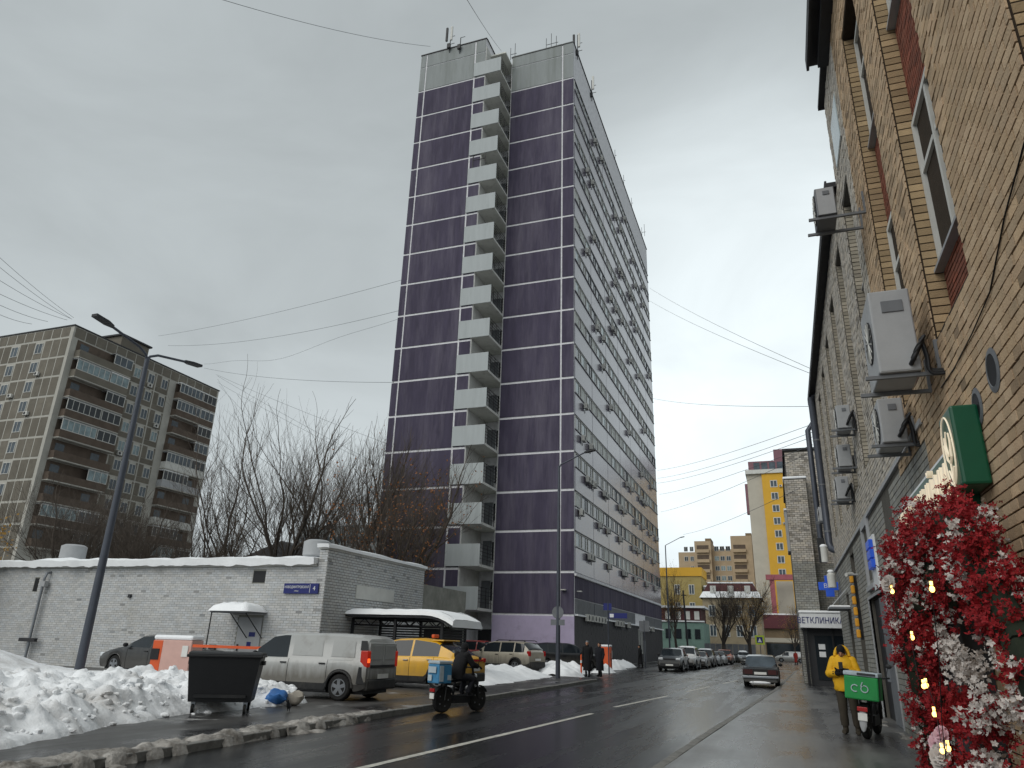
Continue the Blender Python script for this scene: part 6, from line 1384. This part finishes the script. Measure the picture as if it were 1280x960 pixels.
pedestrian('person in a long dark coat with dark hair, walking next to the grey hat', (-9.5, 40.0, .06), R(160), 1.70, 'cloth_navy', 1, ('hair', 'hair'))
pedestrian('person in black standing by the front of the first parked car', (-10.9, 59.5, .03), R(90), 1.72, 'cloth_black', 1, ('hat', 'cloth_black'), .12)
pedestrian('far person in a red jacket crossing at the street end', (.9, 108, .004), R(200), 1.7, 'cloth_red', 1, ('hair', 'hair'), .14)
# courier in yellow looking down at his phone
cr = thing('person', 'courier in a yellow hooded jacket with folded arms beside the green delivery box', 'person', (1.05, 17.25, .075), R(168))
J = stand(1.72); J.update(wrl=(.02, .24, 1.20), ell=(-.27, .06, 1.14), wrr=(-.02, .27, 1.15), elr=(.27, .06, 1.13), hd=(0, .09, 1.56), neck=(0, .03, 1.46), anl=(-.13, -.02, .09), tol=(-.15, .13, .04), knl=(-.12, .03, .48))
body(cr, J, 'cloth_brown')
coat_loft('jacket', [(0, 0, z, a, b) for z, a, b in ((.80, .20, .16), (.84, .225, .18), (.90, .22, .18), (1.0, .235, .19), (1.12, .225, .18), (1.25, .235, .18), (1.38, .225, .16), (1.46, .14, .12), (1.5, .10, .10))], 'yellow_jacket', cr, 20, 3)
tubes('sleeves', [([(-.17, 0, 1.38), J['ell'], (-.10, .20, 1.18)], [.095, .085, .07]), ([(.17, 0, 1.38), J['elr'], (.10, .22, 1.14)], [.095, .085, .07])], 'yellow_jacket', cr)
tubes('cuffs', [([(-.14, .185, 1.172), (-.0, .245, 1.20)], [.062, .05]), ([(.14, .20, 1.14), (.0, .275, 1.16)], [.062, .05])], 'cloth_black', cr)
tubes('trousers', [([(-.10, 0, .86), J['knl'], (-.13, -.02, .16)], [.115, .085, .075]), ([(.10, 0, .86), J['knr'], (.10, -.02, .16)], [.115, .085, .075])], 'cloth_brown', cr); shoes(cr, J, 'cloth_brown')
hand(cr, (.0, .245, 1.20), (1, .35, .05), (0, .6, .8), 'glove', .6, 1); hand(cr, (.0, .275, 1.16), (-1, .2, .1), (0, .6, .8), 'glove', .6, -1)
m = MB(); m.box(-.04, .04, .33, .345, 1.22, 1.36); m.build('phone', 'black_metal', cr, bevel=.006)
o, L_, Mx = head(cr, (0, .10, 1.565), (0, .8, -.6)); m = MB(); m.ell(L_(0, -.01, .02), (.088, .10, .115), 14, 10, 0, Mx); m.build('balaclava', 'cloth_black', o, smooth=80)
m = MB(); pts = []
for i in range(13): a = math.pi*i/12; pts.append((.135*math.cos(a), .03-.05*math.sin(a), 1.47+.19*math.sin(a)))
m.tube(pts, [.035]*13, 8)
for i in range(12):
    a, b = math.pi*i/12, math.pi*(i+1)/12
    for u0, u1 in ((0, .5), (.5, 1)):
        m.face([(.135*math.cos(q)*(1-.55*u), .03-.05*math.sin(q)-.13*u**.7, 1.47+.19*math.sin(q)*(1-.35*u)) for u, q in ((u0, a), (u0, b), (u1, b), (u1, a))])
m.build('hood', 'yellow_jacket', cr, smooth=70)
# ------------------------------------------------------------ delivery e-bikes
def wheel(parent, c, r, w_, rimn=10):
    k = MB(); k.lathe([(r*.72, -w_*.45), (r*.9, -w_*.5), (r, -w_*.3), (r, w_*.3), (r*.9, w_*.5), (r*.72, w_*.45)], c, 'x', 24); a = k.build('wheel', 'tyre', parent, smooth=40)
    k = MB()
    for i in range(rimn): q = 6.283*i/rimn; k.tube([(c[0], c[1]+.05*math.cos(q), c[2]+.05*math.sin(q)), (c[0], c[1]+r*.73*math.cos(q), c[2]+r*.73*math.sin(q))], .016, 5)
    k.lathe([(.07, -.05), (.07, .05)], c, 'x', 12); k.build('spokes', 'plastic_black', a)
    k = MB()
    for s_ in (1, -1):
        for i in range(5): q = 6.283*i/5; k.ell((c[0]+s_*w_*.48, c[1]+r*.5*math.cos(q), c[2]+r*.5*math.sin(q)), (.006, .022, .022), 6, 4)
    k.build('rim_bolt', 'rim', a)
def ebike(label, loc, rz, lean=0, boxm='box_blue', lidm='box_pale', steer=0, boxsz=(.24, .46, .46)):
    """fat tyred delivery e-bike, heading +y, origin under the frame centre"""
    t = thing('delivery_bike', label, 'bike', loc, rz); t.rotation_euler = (0, lean, rz)
    wheel(t, (0, -.60, .30), .30, .13); wheel(t, (0, .62, .30), .30, .12)
    m = MB(); m.tube([(0, -.60, .30), (0, -.25, .36), (0, .15, .36), (0, .42, .55), (0, .45, .92)], [.05, .06, .06, .055, .05], 8); m.tube([(0, -.25, .36), (0, -.2, .74)], .035, 7); m.tube([(0, -.62, .72), (0, .0, .76)], .035, 7); m.tube([(.1, -.6, .30), (.1, -.55, .72)], .02, 6); m.tube([(-.1, -.6, .30), (-.1, -.55, .72)], .02, 6); m.box(-.11, .11, -.3, .28, .22, .40); m.build('frame', 'plastic_black', t, smooth=40)
    m = MB()
    for s_ in (1, -1): m.tube([(s_*.095, .62, .30), (s_*.095, .53, .62), (s_*.06, .47, .84)], .028, 7)
    m.tube([(0, .47, .82), (0, .42, 1.06)], .03, 8); m.build('fork', 'plastic_black', t, smooth=40)
    m = MB(); m.tube([(-.33, .28, 1.10), (-.2, .38, 1.08), (0, .41, 1.06), (.2, .38, 1.08), (.33, .28, 1.10)], .018, 7); m.build('handlebar', 'black_metal', t, smooth=60)
    m = MB(); m.tube([(.25, .36, 1.08), (.30, .38, 1.28)], .008, 5); m.ell((.32, .38, 1.32), (.06, .015, .045)); m.tube([(-.25, .36, 1.08), (-.30, .38, 1.28)], .008, 5); m.ell((-.32, .38, 1.32), (.06, .015, .045)); m.build('mirror', 'black_metal', t)
    m = MB(); m.ell((0, .52, .86), (.07, .05, .07)); m.build('headlamp', 'headlamp', t, smooth=60)
    m = MB(); m.box(-.10, .10, -.18, .18, .74, .82); m.build('saddle', 'black_metal', t, bevel=.03)
    for c in ((0, -.60, .30), (0, .62, .30)):
        k = MB(); n_ = 10
        for i in range(n_):
            a, b = math.pi*(.15+.7*i/n_), math.pi*(.15+.7*(i+1)/n_); k.face([(x, c[1]+.345*math.cos(q), c[2]+.345*math.sin(q)) for x, q in ((-.08, a), (-.08, b), (.08, b), (.08, a))])
        k.build('mudguard', 'plastic_black', t, smooth=60)
    m = MB(); m.box(-.09, .09, -.97, -.93, .50, .58); m.build('tail_light', 'tail_red', t, bevel=.01); m = MB(); m.box(-.08, .08, -.965, -.945, .34, .47); m.build('reflector_plate', 'plate', t)
    bx_ = thing('delivery_box', label.split(' ridden')[0], 'box'); bpy.data.objects.remove(bx_)
    w2, d2, h2 = boxsz; m = MB(); m.box(-w2, w2, -.95, -.95+d2, .70, .70+h2); b = m.build('delivery_box', boxm, t, bevel=.025)
    m = MB(); m.box(-w2-.01, w2+.01, -.96, -.94+d2, .70+h2+.002, .78+h2); m.build('box_lid', lidm, b, bevel=.02); return t, b
# blue box bike and its rider
bk, bx = ebike('delivery e-bike with a blue insulated box ridden past the yellow taxi', (-7.62, 17.36, .004), R(-24), 0, 'box_blue', 'box_pale', 0, (.22, .44, .46))
m = MB()
for s_ in (1, -1): m.box(s_*.232-.004, s_*.232+.004, -.93, -.80, .75, 1.12); m.box(s_*.232-.004, s_*.232+.004, -.66, -.54, .78, .90)
m.box(-.16, .14, -.985, -.976, .95, 1.10); m.box(-.16, -.02, -.985, -.976, .76, .9); m.build('box_patch', 'box_pale', bx)
rd = thing('person', 'rider in black with the hood up sitting on the blue box e-bike', 'person', (-7.62, 17.36, .004), R(-24))
J = dict(pel=(0, -.12, .90), waist=(0, -.10, 1.04), chest=(0, .0, 1.28), neck=(0, .06, 1.44), hd=(0, .10, 1.54), shl=(-.19, .02, 1.38), ell=(-.27, .16, 1.16), wrl=(-.29, .34, 1.11), shr=(.19, .02, 1.38), elr=(.27, .16, 1.16), wrr=(.29, .34, 1.11), hpl=(-.11, -.08, .86), knl=(-.16, .30, .80), anl=(-.13, .16, .46), tol=(-.14, .28, .41), hpr=(.11, -.08, .86), knr=(.16, .30, .80), anr=(.13, .16, .46), tor=(.14, .28, .41))
body(rd, J, 'cloth_black'); m = None
coat_loft('jacket', [(0, y, z, a, b) for y, z, a, b in ((-.12, .80, .20, .17), (-.12, .92, .215, .18), (-.09, 1.05, .205, .17), (-.03, 1.2, .22, .17), (.01, 1.34, .215, .15), (.05, 1.42, .13, .11), (.06, 1.46, .09, .09))], 'cloth_black', rd, 18, 8)
tubes('sleeves', [([J['shl'], J['ell'], J['wrl']], [.095, .08, .06]), ([J['shr'], J['elr'], J['wrr']], [.095, .08, .06])], 'cloth_black', rd)
tubes('trousers', [([J['hpl'], J['knl'], J['anl']], [.11, .085, .06]), ([J['hpr'], J['knr'], J['anr']], [.11, .085, .06])], 'cloth_navy', rd)
for s_, w_ in ((1, 'wrr'), (-1, 'wrl')): hand(rd, J[w_], (0, .5, -.1), (0, .3, -1), 'glove', .9, s_)
for a, b in (('anl', 'tol'), ('anr', 'tor')): m = MB(); m.tube([J[a], J[b]], [.055, .045], 8); m.ell(J[b], (.05, .06, .04)); m.build('shoe', 'cloth_black', rd, smooth=60)
o, L_, Mx = head(rd, (0, .12, 1.555), (0, 1, -.1)); m = MB(); m.ell(L_(0, -.025, .02), (.10, .105, .125), 14, 10, 0, Mx); m.ell(L_(0, -.05, -.09), (.10, .09, .08), 12, 8, 0, Mx); m.build('hood', 'cloth_black', o, smooth=80)
for q in (bk, rd): q.scale = (.93, .93, .93)
# foot rests
m = MB(); m.box(-.22, .22, .10, .30, .385, .41); m.build('footboard', 'plastic_black', bk)
# green box bike by the wall
gk, gx = ebike('parked delivery e-bike with a green insulated box by the painted wall', (1.42, 17.15, .075), R(-14), R(4), 'box_green', 'box_pale', 0, (.30, .50, .42))
m = MB(); n_ = 14
for c in (-.11, .06):
    pts = [(c+.062*math.cos((.7 if c < 0 else 2.2)+(4.6 if c < 0 else 6.0)*i/n_), -.956, .90+.06*math.sin((.7 if c < 0 else 2.2)+(4.6 if c < 0 else 6.0)*i/n_)) for i in range(n_+1)]; m.tube(pts, .011, 5)
m.tube([(-.005, -.956, .94), (.03, -.956, 1.02)], .012, 5); m.build('box_emblem', 'box_pale', gx); m = MB(); m.box(-.06, .26, -.975, -.962, 1.145, 1.185); m.build('lid_label', 'dark_grey', gx)
m = MB(); m.box(-.31, .31, -.86, -.84, .70, 1.12); m.build('box_strap', 'dark_grey', gx)
m = MB(); m.ell((0, -.93, .36), (.07, .02, .22)); m.build('mud_splash', 'light_grey', gk, smooth=60)
# ------------------------------------------------------------ street furniture
bn = thing('waste_container', 'large black wheeled waste container standing before the snow bank', 'waste container', (-11.15, 13.15, .09), R(33))
m = MB(); a = [(-.60, -.42), (.60, -.42), (.60, .42), (-.60, .42)]; b = [(-.70, -.52), (.70, -.52), (.70, .52), (-.70, .52)]
for i in range(4): m.face([(*a[i], .22), (*a[(i+1) % 4], .22), (*b[(i+1) % 4], 1.06), (*b[i], 1.06)])
m.face([(*p, .22) for p in a][::-1]); m.face([(*p, 1.06) for p in b]); m.build('container_body', 'black_metal', bn, bevel=.03)
m = MB(); m.box(-.74, .74, -.56, .56, 1.061, 1.12); m.build('rim', 'plastic_black', bn, bevel=.02); m = MB(); m.prism([(-.56, 1.121), (.56, 1.121), (.45, 1.16), (-.2, 1.18), (-.48, 1.16)], -.72, .72, 'x'); m.build('lid', 'plastic_black', bn, bevel=.02)
for x in (-.76, .70): m = MB(); m.box(x, x+.06, -.15, .15, .92, 1.0); m.build('grip', 'plastic_black', bn)
m = MB(); m.box(-.5, .5, -.48, -.44, .30, .36); m.build('foot_bar', 'plastic_black', bn)
for x in (-.5, .5):
    for y in (-.34, .34): m = MB(); m.lathe([(.09, -.025), (.09, .025)], (x, y, .09), 'x', 14); c = m.build('castor', 'tyre', bn, smooth=40); m = MB(); m.lathe([(.045, -.03), (.045, .03)], (x, y, .09), 'x', 10); m.box(x-.04, x+.04, y-.02, y+.06, .1, .23); m.build('castor_fork', 'steel', c)
def barrier(label, loc, rz, cm, sm, h=1.15, snow=True, w_=(.34, .78)):
    t = thing('barrier_housing', label, 'barrier', loc, rz); m = MB(); m.box(-w_[1], w_[1], -w_[0]/2-.1, w_[0]/2+.1, 0, h); m.build('housing', sm, t, bevel=.03); m = MB(); m.box(-w_[1]-.01, -w_[1]*.5, -w_[0]/2-.11, w_[0]/2+.11, .02, h-.02); m.build('front_panel', cm, t, bevel=.02)
    m = MB(); m.box(-w_[1]-.02, -w_[1]*.62+.0, -w_[0]/2-.13, -w_[0]/2-.105, h*.45, h*.75); m.build('slot', 'black_metal', t); m = MB(); m.box(w_[1]*.55, w_[1]*.85, -w_[0]/2-.125, -w_[0]/2-.101, h*.55, h*.85); m.build('notice', 'plate', t)
    if snow: m = MB(); m.box(-w_[1]-.02, w_[1]+.02, -w_[0]/2-.12, w_[0]/2+.12, h+.002, h+.14); m.build('snow_cap', 'snow', t, bevel=.06)
    return t
barrier('orange and pinkish barrier housing with a snow cap in the snow bank', (-17.75, 18.6, .35), R(14), 'orange', 'pinkish', 1.05, True, (.5, .62))
ba = thing('barrier_boom', 'white barrier boom with red bands reaching behind the waste container', 'barrier boom', (-17.0, 18.4, 1.25), R(8)); m = MB(); m.box(0, 4.2, -.03, .03, -.04, .04); m.build('boom', 'orange', ba); 
for i in range(6): m = MB(); m.box(3.0+i*.36, 3.18+i*.36, -.034, .034, -.075, .075); m.build('band', 'tail_red' if i % 2 == 0 else 'sign_white', ba)
barrier('plain orange barrier post beside the two pedestrians', (-11.45, 50.0, .05), R(90), 'orange', 'orange', 1.5, True, (.5, .3))
t = thing('barrier_boom', 'low dark boom lying across the entry behind the pedestrians', 'barrier boom', (-13.6, 45.8, .35), R(50)); m = MB(); m.box(0, 2.4, -.04, .04, 0, .08); m.build('boom', 'dark_grey', t)
t = thing('bollard', 'slim orange bollard in the snow by the single-arm lamp', 'bollard', (-11.0, 41.8, .05)); m = MB(); m.lathe([(.09, 0), (.05, .06), (.045, 1.0), (.02, 1.08)], n=12); m.build('post', 'orange', t, smooth=50); m = MB(); m.lathe([(.052, .62), (.050, .76)], n=12); m.build('band', 'sign_white', t)
# bag, pigeon, rubbish
mat('bag_blue', '#3c74b8', .45, .2, 4)
m = MB(); m.ell((0, 0, .16), (.28, .2, .16), 14, 10)
for i, v in enumerate(m.v): n_ = fbm(v[0]*7, v[1]*7, v[2]*7); m.v[i] = (v[0]*(1+.35*n_), v[1]*(1+.35*n_), v[2]*(1+.3*n_))
o = m.build('rubbish_bag', 'bag_blue', smooth=40, fix=True); o.location = (-11.2, 15.0, .12); tag(o, 'crumpled blue rubbish bag lying on the snow beside the container', 'bag')
m = MB(); m.ell((0, 0, .13), (.22, .18, .15), 14, 10)
for i, v in enumerate(m.v): n_ = fbm(v[0]*6+3, v[1]*6, v[2]*6); m.v[i] = (v[0]*(1+.35*n_), v[1]*(1+.35*n_), v[2]*(1+.3*n_))
mat('bag_grey', '#a49d92', .6, .2, 5); o = m.build('rubbish_bag', 'bag_grey', smooth=40, fix=True); o.location = (-10.95, 15.35, .11); tag(o, 'pale grey rubbish bag slumped next to the blue one', 'bag')
pg = thing('pigeon', 'dark pigeon standing on the wet pavement in front of the snow', 'bird', (-10.1, 14.0, .09), R(200))
skin_obj('body', [(0, -.02, .12, .055, .05), (0, .06, .15, .045, .045), (0, .10, .20, .025, .025), (0, .115, .235, .026, .026), (0, .15, .23, .006, .006), (0, -.12, .10, .03, .02), (0, -.2, .085, .025, .008), (.02, .0, .07, .012, .012), (.02, .0, .01, .006, .006), (-.02, .0, .07, .012, .012), (-.02, .0, .01, .006, .006)], [(0, 1), (1, 2), (2, 3), (3, 4), (0, 5), (5, 6), (0, 7), (7, 8), (0, 9), (9, 10)], 'dark_grey', pg, 2)
